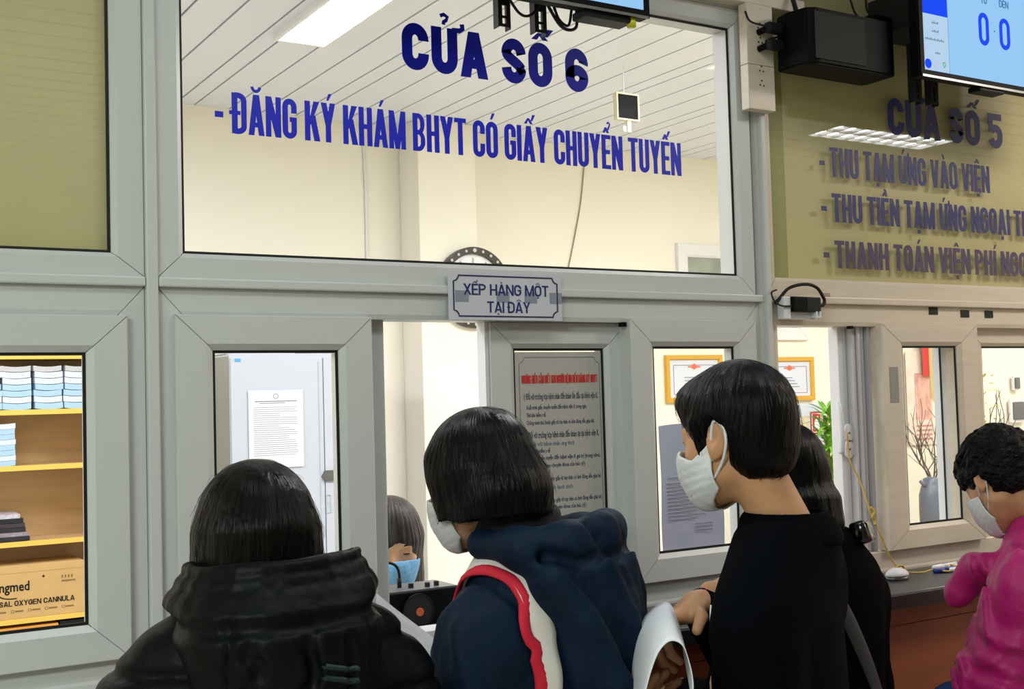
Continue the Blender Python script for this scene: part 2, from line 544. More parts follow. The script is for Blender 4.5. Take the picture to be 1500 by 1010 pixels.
def small_text(name, lines, m, parent, bold=0.0):
    """Small print set with the built-in typeface. lines = (text, x0, width or None, z, height, y)."""
    bm = bmesh.new()
    for txt, x0, width, z, hgt, y in lines:
        cu = bpy.data.curves.new('tmp', 'FONT')
        cu.body = txt
        cu.offset = bold
        cu.resolution_u = 2
        o = bpy.data.objects.new('tmp', cu)
        COL.objects.link(o)
        bpy.context.view_layer.update()
        me = bpy.data.meshes.new_from_object(o.evaluated_get(bpy.context.evaluated_depsgraph_get()))
        bpy.data.objects.remove(o)
        bpy.data.curves.remove(cu)
        if not me.vertices:
            continue
        xs = [v.co.x for v in me.vertices]
        sx = hgt / 0.7 if width is None else width / max(1e-6, max(xs) - min(xs))
        sz = hgt / 0.7
        x00 = min(xs)
        vs = [bm.verts.new((x0 + (v.co.x - x00) * sx, y, z + v.co.y * sz)) for v in me.vertices]
        for p in me.polygons:
            try:
                bm.faces.new([vs[i] for i in p.vertices])
            except ValueError:
                pass
        bpy.data.meshes.remove(me)
    me = bpy.data.meshes.new(name)
    bm.to_mesh(me)
    bm.free()
    return link_me(name, me, m, parent)
# ------------------------------------------------------------------ room shell
HX0, HX1, HY0 = -3.5, 8.2, -7.0
OX0, OX1, OY1 = -0.9, 8.2, 3.0
struct(quick_box('floor', M['floor'], None, HX0 - .1, HX1 + .1, HY0 - .1, OY1 + .1, -0.1, 0.0))
struct(quick_box('wall_back', M['wall_o'], None, OX0 - .1, OX1 + .1, OY1, OY1 + 0.1, 0.0, CEIL + 0.1))
struct(quick_box('wall_left', M['wall_o'], None, OX0 - .1, OX0, 0.1, OY1, 0.0, CEIL + 0.1))
struct(quick_box('wall_right', M['wall_o'], None, OX1, OX1 + .1, HY0, OY1, 0.0, CEIL + 0.1))
struct(quick_box('wall_hall_left', M['wall_h'], None, HX0 - .1, HX0, HY0, 0.1, 0.0, CEIL + 0.1))
struct(quick_box('wall_hall_rear', M['wall_h'], None, HX0, HX1, HY0 - .1, HY0, 0.0, CEIL + 0.1))
bm = bmesh.new()
box(bm, HX0, -0.42, 0.0, 0.1, 0.0, CEIL + .1)
box(bm, -0.42, 3.80, 0.02, 0.1, 2.80, CEIL + .1)
box(bm, 3.80, HX1, 0.0, 0.1, 0.0, CEIL + .1)
box(bm, -0.42, 3.80, 0.02, 0.1, 0.0, 1.06)
struct(link_bm('wall_front', bm, M['wall_h']))
# ceilings: office slats run away from the windows, hall slats run along them
bm = bmesh.new()
box(bm, OX0, OX1, 0.1, OY1, CEIL + 0.008, CEIL + 0.1, mi=1)
edges = sorted({round(1.576 + 0.557 * k + d, 3) for k in range(-5, 13) for d in (0, .16, .312, .474)})
for a, b in zip(edges, edges[1:]):
    a2, b2 = max(a + .0045, OX0), min(b - .0045, OX1)
    if b2 > a2:
        box(bm, a2, b2, 0.1, OY1, CEIL, CEIL + 0.008)
struct(link_bm('ceiling', bm, [M['slat'], M['dark_gap']]))
bm = bmesh.new()
box(bm, HX0, HX1, HY0, 0.0, CEIL + 0.010, CEIL + 0.1, mi=1)
y = HY0
while y < -0.05:
    box(bm, HX0, HX1, y + .010, min(y + .140, 0), CEIL, CEIL + 0.010)
    y += 0.15
struct(link_bm('ceiling_hall', bm, [M['slat'], M['dark_gap']]))
# pier on the back wall
struct(quick_box('trim_1', M['wall_o'], None, 2.585, 2.90, 2.80, OY1, 0.0, CEIL, bev=.004))

# ------------------------------------------------------------------ ceiling troffers
def troffer(x0, x1, y0, y1, label, strength, cells):
    t = empty('ceiling_light', ((x0 + x1) / 2, (y0 + y1) / 2, CEIL))
    tag(t, label, 'ceiling light')
    cx, cy = (x0 + x1) / 2, (y0 + y1) / 2
    X0, X1, Y0, Y1 = x0 - cx, x1 - cx, y0 - cy, y1 - cy
    bm = bmesh.new()
    f = 0.016
    for a in ((X0, X1, Y0, Y0 + f), (X0, X1, Y1 - f, Y1), (X0, X0 + f, Y0 + f, Y1 - f), (X1 - f, X1, Y0 + f, Y1 - f)):
        box(bm, *a, -0.022, 0.0)
    link_bm('frame', bm, mat('white_lamp_metal', (236, 238, 242), .3), t)
    quick_box('diffuser', mat('lit_diffuser', (255, 255, 255), .5, emit=((250, 252, 255), strength)), t, X0 + f, X1 - f, Y0 + f, Y1 - f, -0.004, -0.001)
    bm = bmesh.new()
    lx = (X1 - X0) > (Y1 - Y0)
    n = cells
    for k in range(1, n):
        if lx:
            q = X0 + (X1 - X0) * k / n
            box(bm, q - .006, q + .006, Y0 + f, Y1 - f, -0.02, -0.005)
        else:
            q = Y0 + (Y1 - Y0) * k / n
            box(bm, X0 + f, X1 - f, q - .002, q + .002, -0.02, -0.005)
    if lx:
        box(bm, X0 + f, X1 - f, -.008, .008, -0.02, -0.005)
    link_bm('louvre', bm, M['chrome'], t)
    return t
troffer(1.53, 1.74, 0.66, 1.88, 'white louvred ceiling light glowing above the office behind the large window pane', 14, 9)
troffer(4.53, 5.42, -2.18, -1.92, 'long louvred ceiling light of the hall mirrored in the dark upper pane', 16, 9)

# ------------------------------------------------------------------ window frames
def frame_ring(bm, x0, x1, z0, z1, ws, wt, yf, yb, g=0.0009, ch=0.008, wb=None):
    """Mitred profile frame: stiles ws wide, rails wt wide (bottom wb)."""
    wb = wt if wb is None else wb
    prof = [(0, yb), (0, yf + .003), (.03, yf), (.82, yf), (1.0, yf + ch), (1.0, yb)]
    def corner(u, cxs, czs):
        x = x0 + ws * u if cxs < 0 else x1 - ws * u
        z = z0 + wb * u if czs < 0 else z1 - wt * u
        return x, z
    for (c0, c1, ax) in (((-1, -1), (1, -1), 'x'), ((-1, 1), (1, 1), 'x'), ((-1, -1), (-1, 1), 'z'), ((1, -1), (1, 1), 'z')):
        ra, rb = [], []
        for u, yy in prof:
            xa, za = corner(u, *c0)
            xb, zb = corner(u, *c1)
            if ax == 'x':
                xa += g; xb -= g
            else:
                za += g; zb -= g
            ra.append(bm.verts.new((xa, yy, za)))
            rb.append(bm.verts.new((xb, yy, zb)))
        n = len(prof)
        for i in range(n):
            j = (i + 1) % n
            bm.faces.new((ra[i], ra[j], rb[j], rb[i]))
        bm.faces.new(ra); bm.faces.new(rb[::-1])
    e = .004
    yc = yf + .004
    for (a, b, c, d) in ((x0 + e, x1 - e, z0 + e, z0 + wb - e), (x0 + e, x1 - e, z1 - wt + e, z1 - e), (x0 + e, x0 + ws - e, z0 + wb - e, z1 - wt + e), (x1 - ws + e, x1 - e, z0 + wb - e, z1 - wt + e)):
        box(bm, a, b, yc + (0 if ch < .005 else .002), yb - .004, c, d)

def ring(bm, x0, x1, z0, z1, w, y0, y1):
    for (a, b, c, d) in ((x0, x1, z0, z0 + w), (x0, x1, z1 - w, z1), (x0, x0 + w, z0 + w, z1 - w), (x1 - w, x1, z0 + w, z1 - w)):
        box(bm, a, b, y0, y1, c, d)

def glazing(parent, x0, x1, z0, z1, y, gm='glass', gw=0.0095):
    """Pane filling the opening, black gasket on its edge; y = glass front."""
    g = quick_box('glass', M[gm], parent, x0 - .004, x1 + .004, y, y + .005, z0 - .004, z1 + .004)
    bm = bmesh.new()
    ring(bm, x0 - .004, x1 + .004, z0 - .004, z1 + .004, gw, y - .003, y - .0005)
    link_bm('gasket', bm, M['gasket'], parent)
    return g

def sash(parent, x0, x1, z0, z1, ws, wt, yf, m, label, gm='glass', wb=None, depth=.045, name='sash'):
    bm = bmesh.new()
    frame_ring(bm, x0, x1, z0, z1, ws, wt, yf, yf + depth, wb=wb)
    s = link_bm(name, bm, m, parent)
    s['label'] = label
    wb = wt if wb is None else wb
    glazing(s, x0 + ws, x1 - ws, z0 + wb, z1 - wt, yf + .014, gm)
    return s

def window(name):
    w = empty(name, (0, 0, 0))
    struct(w)
    return w

# left window (only its right end shows)
w1 = window('window_1')
bm = bmesh.new()
frame_ring(bm, -0.42, 0.572, 1.823, 2.80, .058, .044, 0.0, .07, wb=.044)
frame_ring(bm, -0.42, 0.572, 1.06, 1.807, .050, .055, 0.004, .07, ch=.003, wb=.05)
link_bm('frame', bm, M['upvc'], w1)
glazing(w1, -0.362, 0.514, 1.867, 2.756, .016, 'glass_r')
quick_box('backing_panel', M['olive'], w1, -0.37, 0.522, .035, .045, 1.86, 2.76)
sash(w1, -0.38, 0.537, 1.141, 1.752, .072, .066, -.014, M['upvc'], 'grey white sash in front of the bookshelf')

quick_box('lower_panel', M['upvc'], w1, -.42, .60, .0, .018, .0, 1.055)

# large window in the middle
w2 = window('window_2')
bm = bmesh.new()
frame_ring(bm, 0.594, 2.072, 1.823, 2.541, .050, .048, 0.0, .07)
frame_ring(bm, 0.594, 2.084, 1.06, 1.807, .050, .055, 0.004, .07, ch=.003, wb=.05)
link_bm('frame', bm, M['upvc'], w2)
quick_box('mullion', M['upvc'], w2, .572, .594, -.010, .07, 1.06, 2.80, bev=.003)
bm = bmesh.new()
box(bm, -.42, .571, -.010, .07, 1.806, 1.824, bev=.003)
box(bm, .595, 2.088, -.010, .07, 1.806, 1.824, bev=.003)
link_bm('transom', bm, M['upvc'], w2)
quick_box('head_panel', M['upvc'], w2, .594, 2.15, .0, .07, 2.541, 2.80)
gl2 = glazing(w2, 0.644, 2.022, 1.871, 2.493, .016)
sash(w2, 0.622, 1.018, 1.152, 1.755, .071, .066, -.014, M['upvc'], 'grey white left sash in front of the white steel cabinet')
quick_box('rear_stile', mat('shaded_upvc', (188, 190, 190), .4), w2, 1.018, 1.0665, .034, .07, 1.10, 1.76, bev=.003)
s2 = sash(w2, 1.318, 1.690, 1.125, 1.752, .063, .058, .030, M['upvc'], 'rear sash carrying the printed registration notice')
bm = bmesh.new()
box(bm, 1.3085, 1.317, .036, .07, 1.12, 1.755)
link_bm('edge_strip', bm, M['upvc_w'], s2)
sash(w2, 1.668, 2.056, 1.152, 1.759, .068, .063, -.014, M['upvc'], 'right hand sash in front of the framed certificate')
quick_box('roller_stop', M['black'], w2, 1.652, 1.664, -.004, .01, 1.742, 1.752)

# right window
w3 = window('window_3')
bm = bmesh.new()
frame_ring(bm, 2.100, 3.80, 1.823, 2.80, .045, .048, 0.0, .07)
frame_ring(bm, 2.100, 3.80, 1.06, 1.807, .046, .057, 0.004, .07, ch=.003, wb=.05)
link_bm('frame', bm, M['upvc_b'], w3)
bm = bmesh.new()
box(bm, 2.084, 2.094, -.004, .07, 1.06, 2.50)
box(bm, 2.0945, 2.1115, -.016, .07, 1.06, 2.50, bev=.003)
link_bm('mullion', bm, M['upvc'], w3)
quick_box('transom', M['upvc_b'], w3, 2.112, 3.80, -.010, .07, 1.806, 1.824, bev=.003)
glazing(w3, 2.145, 3.755, 1.871, 2.752, .016, 'glass_r', gw=.004)
quick_box('backing_panel', M['olive'], w3, 2.22, 3.77, .035, .045, 1.86, 2.77)
quick_box('backing_panel', M['olive_g'], w3, 2.13, 2.219, .035, .045, 1.86, 2.77)  # edge of the hall reflection painted in as a darker strip
sash(w3, 2.504, 2.899, 1.153, 1.757, .086, .060, -.014, M['upvc_b'], 'cream sash with bare branches seen through its glass')
sash(w3, 2.905, 3.40, 1.125, 1.752, .075, .054, .030, M['upvc_b'], 'rear sash at the right edge of the photograph')
rs = sash(w3, 2.455, 2.905, 1.125, 1.752, .044, .040, .075, M['upvc_w'], 'inner sash behind the cream sash', depth=.04)
bm = bmesh.new()
for k, x in enumerate((2.438, 2.452, 2.470, 2.488)):
    box(bm, x, x + .010, .030 - .006 * (k % 2), .07, 1.10, 1.75)
link_bm('guide_rail', bm, mat('grey_upvc_track', (196, 194, 200), .4), w3)
st = quick_box('lock_stile', M['upvc_w'], w3, 2.405, 2.436, .050, .085, 1.10, 1.752, bev=.003)
for z in (1.468, 1.425):
    bm = bmesh.new()
    prism(bm, [(2.424 + .016 * math.cos(t), z + .024 * math.sin(t)) for t in [2 * PI * i / 20 for i in range(20)]], .040, .050)
    link_bm('latch', bm, M['upvc_w'], st)
    bm = bmesh.new(); cyl(bm, (2.424, .0385, z), (2.424, .041, z), .003, n=10)
    link_bm('screw', bm, M['chrome'], st)
bm = bmesh.new(); tube(bm, [(2.392, .045, 1.55), (2.388, .035, 1.52), (2.388, .032, 1.46), (2.392, .04, 1.415)], .008)
link_bm('pull_handle', bm, M['upvc_w'], st, smooth=True)
quick_box('roller_stop', M['black'], w3, 2.398, 2.408, -.004, .01, 1.742, 1.750)

for w, x0, x1, z1, mm in ((w1, -.42, .56, 1.139, 'upvc'), (w2, .598, 1.018, 1.150, 'upvc'), (w2, 1.318, 2.082, 1.150, 'upvc'), (w3, 2.43, 3.8, 1.151, 'upvc_b')):
    quick_box('sill_rail', M[mm], w, x0, x1, .006, .029, 1.10, z1, bev=.002)
# vinyl lettering on the panes
YG = .0155
for txt, x0, x1, z, H, w in (('CỬA SỐ 6', 1.114, 1.598, 2.281, .101, w2), ('- ĐĂNG KÝ KHÁM BHYT CÓ GIẤY CHUYỂN TUYẾN', .712, 1.862, 2.109, .080, w2)):
    o = text_mesh('lettering', txt, x0, x1, z, H, YG, M['blue'], w, stroke=.39 if H > .09 else .385, gap=.26)
    o['label'] = 'bright blue vinyl lettering on the clear pane'
for txt, x0, x1, z, H, mm in (('CỬA SỐ 5', 2.598, 3.100, 2.281, .104, 'navyv'), ('- THU TẠM ỨNG VÀO VIỆN', 2.328, 3.027, 2.146, .079, 'navyv'),
                              ('- THU TIỀN TẠM ỨNG NGOẠI TRÚ', 2.328, 3.245, 2.026, .076, 'navyv'), ('- THANH TOÁN VIỆN PHÍ NGOẠI TRÚ', 2.330, 3.385, 1.904, .073, 'purplev')):
    o = text_mesh('lettering', txt, x0, x1, z, H, YG, M[mm], w3, stroke=.36, gap=.32)
    o['label'] = 'dark blue vinyl lettering on the olive pane'

# ------------------------------------------------------------------ service counter
CX0 = .62
ct = empty('service_counter', (0, 0, 0))
tag(ct, 'dark stone service counter with brown board front under the ticket windows', 'counter')
bm = bmesh.new()
box(bm, CX0, 4.6, -.25, -.001, 1.064, 1.098, bev=.004)
link_bm('worktop', bm, M['counter'], ct)
quick_box('front_edge', M['counter_e'], ct, CX0, 4.6, -.2535, -.249, 1.062, 1.094, bev=.001)
quick_box('inner_shelf', M['counter'], ct, -.42, 3.8, .10, .30, 1.064, 1.098)
bm = bmesh.new()
box(bm, CX0, 4.6, -.20, .0, .08, 1.010)
link_bm('front_board', bm, M['brown'], ct)
quick_box('top_rail', M['brown'], ct, CX0, 4.6, -.206, .0, 1.013, 1.064)
quick_box('plinth', M['counter_e'], ct, CX0, 4.6, -.17, .0, 0, .08)
# ------------------------------------------------------------------ plaque on the transom
t = empty('notice_plaque', (1.195, -.010, 1.752))
tag(t, 'translucent plaque reading XẾP HÀNG MỘT TẠI ĐÂY on the window rail', 'sign')
quick_box('plate', mat('milky_acrylic', (206, 206, 216), .25), t, 0, .285, -.003, -.0005, 0, .102)
bm = bmesh.new()
c = .012; a, b, d, e = .012, .273, .008, .094
pts = []
for (qx, qz, a0, a1) in ((a, d, 90, 0), (b, d, 180, 90), (b, e, 270, 180), (a, e, 360, 270)):
    pts += [(qx + c * math.cos(math.radians(a0 + (a1 - a0) * i / 6)), qz + c * math.sin(math.radians(a0 + (a1 - a0) * i / 6))) for i in range(7)]
ribbon(bm, pts, .0028, -.0042, -.0031, True)
link_bm('border', bm, M['ink_b'], t)
text_mesh('lettering', 'XẾP HÀNG MỘT', .036, .252, .053, .024, -.0031, M['navyv'], t, stroke=.22, gap=.42)
text_mesh('lettering', 'TẠI ĐÂY', .093, .203, .016, .024, -.0031, M['navyv'], t, stroke=.22, gap=.42)
for x in (.016, .117, .188, .253):
    quick_box('tape_square', mat('grey_tape', (136, 142, 158), .6), t, x, x + .032, -.0036, -.0032, .038, .062)

# ------------------------------------------------------------------ printed notice behind the rear sash
t = empty('printed_notice', (1.386, .0436, 1.258))
tag(t, 'tall printed notice with red heading on the glass behind the navy jacket', 'poster')
quick_box('sheet', mat('grey_poster', (182, 178, 170), .6), t, 0, .242, -.001, 0, 0, .428)
bm = bmesh.new()
pts = [(.012, 0.004), (.012, .400)] + [(.012 + .016 * math.sin(math.radians(q)), .416 - .016 * math.cos(math.radians(q))) for q in range(0, 1)]
pts = [(.012, .004), (.012, .402), (.018, .404), (.024, .410), (.026, .416), (.216, .416), (.218, .410), (.224, .404), (.230, .402), (.230, .004)]
ribbon(bm, pts, .0014, -.0016, -.0011)
link_bm('border', bm, M['ink'], t)
text_mesh('heading', 'NHỮNG ĐIỀU CẦN BIẾT KHI NGƯỜI BỆNH ĐẾN ĐĂNG KÝ BHYT', .018, .224, .358, .018, -.0012, M['red'], t, stroke=.36, gap=.3)
Y = -.0013
bl = [('1) Đối với trường hợp bệnh nhân đến khám lần đầu tại bệnh viện K.', .022, .202, .322, .013), ('Xuất trình giấy chuyển tuyến đến bệnh viện K trong ngày,', .028, .164, .300, .0085),
      ('Thẻ bảo hiểm y tế,', .028, .052, .283, .0085), ('Chứng minh thư (hoặc giấy tờ tùy thân có ảnh đóng dấu giáp lai),', .028, .184, .266, .0085),
      ('2) Đối với trường hợp bệnh nhân đến khám lại tại bệnh viện K.', .024, .200, .236, .013), ('Thẻ bảo hiểm y tế', .030, .058, .203, .0085),
      ('Giấy chuyển tuyến đến bệnh viện K giá trị (trong năm),', .030, .196, .187, .0085), ('Giấy hẹn (Theo chuyên khoa của bác sỹ)', .030, .152, .170, .0085),
      ('Chứng minh thư (hoặc giấy tờ tùy thân có ảnh đóng dấu giáp lai)', .030, .196, .140, .0085), ('Chứng minh thư (hoặc giấy tờ tùy thân có ảnh đóng dấu giáp lai)', .030, .196, .092, .0085),
      ('Giấy hẹn (Theo chuyên khoa của bác sỹ)', .030, .152, .076, .0085), ('Giấy chuyển tuyến (Còn trong năm)', .030, .170, .046, .0085)]
small_text('print', [(a, x, w, z, h, Y) for a, x, w, z, h in bl], M['ink_b'], t, bold=.02)
small_text('print', [(a, x, w, z, h, Y) for a, x, w, z, h in (('(Đối với bệnh nhân ung thư)', .034, .12, .218, .009), ('Đối với bệnh lành tính:', .034, .115, .120, .009), ('Đối với bệnh lành tính được', .034, .180, .024, .009), ('nhận lại giấy photo', .034, .180, .010, .009))], mat('blue_ink', (60, 100, 130), .7), t, bold=.01)

# sheet hung inside the right hand sash
t = empty('hanging_sheet', (1.762, .012, 1.207))
tag(t, 'lilac printed sheet hanging inside the glass beside the man in the white mask', 'paper')
bm = bmesh.new()
n = 10
vs = [[bm.verts.new((.19 * i / n, .001 + .002 * math.sin(i * .9 + j), .302 * j / 8 + .004 * math.sin(i * .5) * (j == 8))) for i in range(n + 1)] for j in range(9)]
for j in range(8):
    for i in range(n):
        bm.faces.new((vs[j][i], vs[j][i + 1], vs[j + 1][i + 1], vs[j + 1][i]))
link_bm('sheet', bm, M['paper_lilac'], t, smooth=True)
quick_box('print_lines', M['ink'], t, .02, .09, -.0026, -.0022, .178, .1795)
bm = bmesh.new()
for k in range(11):
    box(bm, .014, .014 + .155 * (0.55 + .45 * random.random()), -.0032, -.0028, .165 - k * .0085, .1664 - k * .0085)
for k in range(3):
    box(bm, .095, .15, -.0032, -.0028, .066 - k * .008, .0674 - k * .008)
link_bm('print', bm, M['ink'], t)

# ------------------------------------------------------------------ screens, speaker, trunking and wiring on the hall side
def tv(x0, x1, z0, z1, yf, label, content):
    t = empty('wall_screen', ((x0 + x1) / 2, yf, z0))
    tag(t, label, 'screen')
    w, h = (x1 - x0) / 2, z1 - z0
    bm = bmesh.new(); box(bm, -w, w, .0, .030, 0, h, bev=.004)
    link_bm('housing', bm, M['black'], t)
    bm = bmesh.new(); box(bm, -w + .05, w - .05, .030, .062, .03, h - .05, bev=.008)
    link_bm('rear_cover', bm, M['black2'], t)
    b = .014
    bm = bmesh.new(); ring(bm, -w, w, 0, h, b, -.004, .0)
    link_bm('bezel', bm, M['black'], t)
    quick_box('bezel_trim', M['chrome'], t, -w + .004, w - .004, -.0055, -.004, -.002, .004)
    sc = quick_box('display', mat('lit_display', (6, 8, 10), .6, spec=.05, emit=((150, 200, 244), 1.0)), t, -w + b, w - b, -.0015, 0, b + .004, h - b)
    content(t, sc, -w + b, w - b, b + .004, h - b, -.0016)
    # bracket with perforated rails hanging below
    bm = bmesh.new()
    return t, w, h
def rails(t, xs, m, z0=-.045, y=.075):
    for x in xs:
        bm = bmesh.new()
        zs = [z0, z0 + .012, z0 + .024, z0 + .04, .12]
        # web with two slots: built of the strips round the slots
        box(bm, x - .013, x - .005, y, y + .003, z0, .12)
        box(bm, x + .005, x + .013, y, y + .003, z0, .12)
        for a, b2 in ((z0, z0 + .006), (z0 + .018, z0 + .023), (z0 + .045, .12)):
            box(bm, x - .005, x + .005, y, y + .003, a, b2)
        box(bm, x - .015, x - .013, y, y + .02, z0 - .002, .12)
        box(bm, x + .013, x + .015, y, y + .02, z0 - .004, .12)
        link_bm('bracket_rail', bm, m, t)
def content_a(t, sc, a, b, z0, z1, y):
    pass
tA, wA, hA = tv(.865, 1.590, 2.388, 2.80, -.215, 'black wall screen above the large pane with only its lower edge showing', content_a)
rails(tA, (.055, .145), M['blackm'], z0=-.034, y=.09)
quick_box('bracket_arm', M['blackm'], tA, -.05, .25, .064, .26, .16, .26)
bm = bmesh.new(); box(bm, .20, .325, .005, .055, -.014, .004, bev=.004)
link_bm('speaker_bar', bm, M['black2'], tA)
bm = bmesh.new(); cyl(bm, (.325, .012, -.020), (.325, .012, .0), .010, n=14)
link_bm('indicator_lamp', bm, mat('yellow_lamp', (190, 190, 30), .3), tA, smooth=True)
bm = bmesh.new()
tube(bm, [(.15, .07, .02), (.17, .06, -.02), (.19, .055, -.032), (.215, .06, -.02), (.22, .065, .02)], .0035)
tube(bm, [(.165, .07, .02), (.172, .06, -.012), (.195, .06, -.02), (.205, .06, .02)], .003)
tube(bm, [(.06, .085, .03), (.085, .08, -.004), (.11, .08, -.006), (.14, .085, .02)], .003)
link_bm('cable', bm, M['blackm'], tA, smooth=True)
M['disp_blue'] = mat('lit_blue', (2, 4, 10), .6, spec=.05, emit=((14, 74, 252), .95))
M['disp_pale'] = mat('lit_pale', (8, 8, 10), .6, spec=.05, emit=((188, 218, 246), .9))
M['disp_teal'] = mat('lit_teal', (4, 6, 8), .6, spec=.05, emit=((60, 132, 184), .8))
def content_b(t, sc, a, b, z0, z1, y):
    q = a + .098
    quick_box('side_panel', M['disp_pale'], t, a, q, y - .0003, y, z0, z0 + .145)
    quick_box('blue_panel', M['disp_blue'], t, a, q, y - .0003, y, z0 + .1455, z1)
    quick_box('divider', M['disp_teal'], t, q, q + .001, y - .0004, y, z0, z1)
    yy = y - .0006
    for s, x0, x1, z, H in (('0', .222, .264, .092, .088), ('0', .308, .352, .091, .086)):
        bm = bmesh.new()
        glyph(bm, s, a + x0, z0 + z, H, x1 - x0, .0125, yy, y)
        link_bm('digit', bm, M['disp_blue'], t)
    text_mesh('lettering', 'TỪ', a + .236, a + .262, z0 + .205, .019, y, M['disp_teal'], t, stroke=.26, th=.0004)
    text_mesh('lettering', 'ĐẾN', a + .312, a + .352, z0 + .206, .019, y, M['disp_teal'], t, stroke=.24, th=.0004)
    quick_box('separator_dot', M['disp_teal'], t, a + .285, a + .289, yy, y, z0 + .134, z0 + .138)
    bm = bmesh.new()
    for (x, z, n) in ((.036, .122, 4), (.036, .100, 4), (.008, .078, 11), (.045, .044, 3)):
        for k in range(n):
            box(bm, a + x + k * .0068, a + x + k * .0068 + .0045, yy, y, z0 + z, z0 + z + .004 + .002 * (k % 2))
    link_bm('small_print', bm, mat('lit_grey', (100, 120, 140), .6, spec=.05, emit=((112, 132, 156), .6)), t)
    for x, cm, r in ((.016, 'disp_blue', .0125), (.048, None, .008), (.078, 'g', .007)):
        bm = bmesh.new()
        if r > .01:
            cyl(bm, (a + x, yy, z0 + .016), (a + x, y, z0 + .016), r, n=20)
        elif cm is None:
            ribbon(bm, [(a + x + r * math.cos(i * .35), z0 + .018 + r * math.sin(i * .35)) for i in range(18)], .0016, yy, y, True)
        else:
            ribbon(bm, [(a + x - .004, z0 + .025), (a + x - .004, z0 + .018), (a + x, z0 + .012), (a + x + .004, z0 + .018), (a + x + .004, z0 + .025), (a + x - .004, z0 + .025)], .0025, yy, y)
        mm = M['disp_blue'] if cm == 'disp_blue' else mat('lit_pinkish', (200, 160, 190), .6, spec=.05, emit=((200, 164, 196), .7)) if cm is None else mat('lit_green', (20, 160, 90), .6, spec=.05, emit=((20, 160, 96), .7))
        link_bm('icon', bm, mm, t)
tB, wB, hB = tv(2.455, 3.185, 2.370, 2.785, -.215, 'lit queue screen showing two blue zeros above the dark olive pane', content_b)
rails(tB, (-.265, -.20), M['blackm'], z0=-.035, y=.09)
quick_box('bracket_arm', M['blackm'], tB, -.30, .25, .064, .215, .16, .26)
bm = bmesh.new(); box(bm, -.13, -.03, .0, .04, -.012, .003, bev=.003)
link_bm('speaker_bar', bm, M['black2'], tB)

# loudspeaker box between trunking and queue screen
t = empty('wall_speaker', (2.275, -.02, 2.378))
tag(t, 'black box loudspeaker mounted between the socket trunking and the queue screen', 'loudspeaker')
bm = bmesh.new()
prof = [(-.15, -.03), (-.155, -.07), (-.145, -.125), (-.12, -.14), (.14, -.14), (.15, -.13), (.15, -.03)]
lo = [bm.verts.new((x, y, 0.0)) for x, y in prof]
hi = [bm.verts.new((x * .97 - .003, y, .140)) for x, y in prof]
bm.faces.new(lo); bm.faces.new(hi[::-1])
for i in range(len(prof)):
    j = (i + 1) % len(prof)
    bm.faces.new((lo[i], lo[j], hi[j], hi[i]))
bmesh.ops.bevel(bm, geom=[e for e in bm.edges], offset=.004, segments=2, affect='EDGES')
link_bm('cabinet', bm, M['black'], t)
quick_box('grille', M['blackm'], t, -.13, .045, -.1425, -.1405, .012, .128)
quick_box('wall_plate', M['blackm'], t, -.03, .06, -.03, .02, .03, .11)
bm = bmesh.new(); tube(bm, [(-.09, -.05, .14), (-.088, -.03, .20), (-.09, .0, .30)], .006)
tube(bm, [(-.03, -.08, .138), (.02, -.05, .175), (.06, -.04, .155), (.08, -.03, .132)], .003)
link_bm('cable', bm, M['blackm'], t, smooth=True)
bm = bmesh.new()
box(bm, 2.425, 2.50, -.10, .0, 2.40, 2.56, bev=.006)
o = link_bm('junction_box', bm, M['black'], None)
tag(o, 'small black connector box squeezed between loudspeaker and queue screen', 'box')
bm = bmesh.new()
tube(bm, [(2.43, -.02, 2.62), (2.415, -.05, 2.57), (2.43, -.07, 2.545), (2.45, -.09, 2.55)], .003)
tube(bm, [(2.49, -.02, 2.63), (2.46, -.05, 2.585), (2.455, -.08, 2.555)], .003)
o = link_bm('loose_wires', bm, M['blackm'], None, smooth=True)
tag(o, 'thin black wires looping down above the black connector box', 'cable')

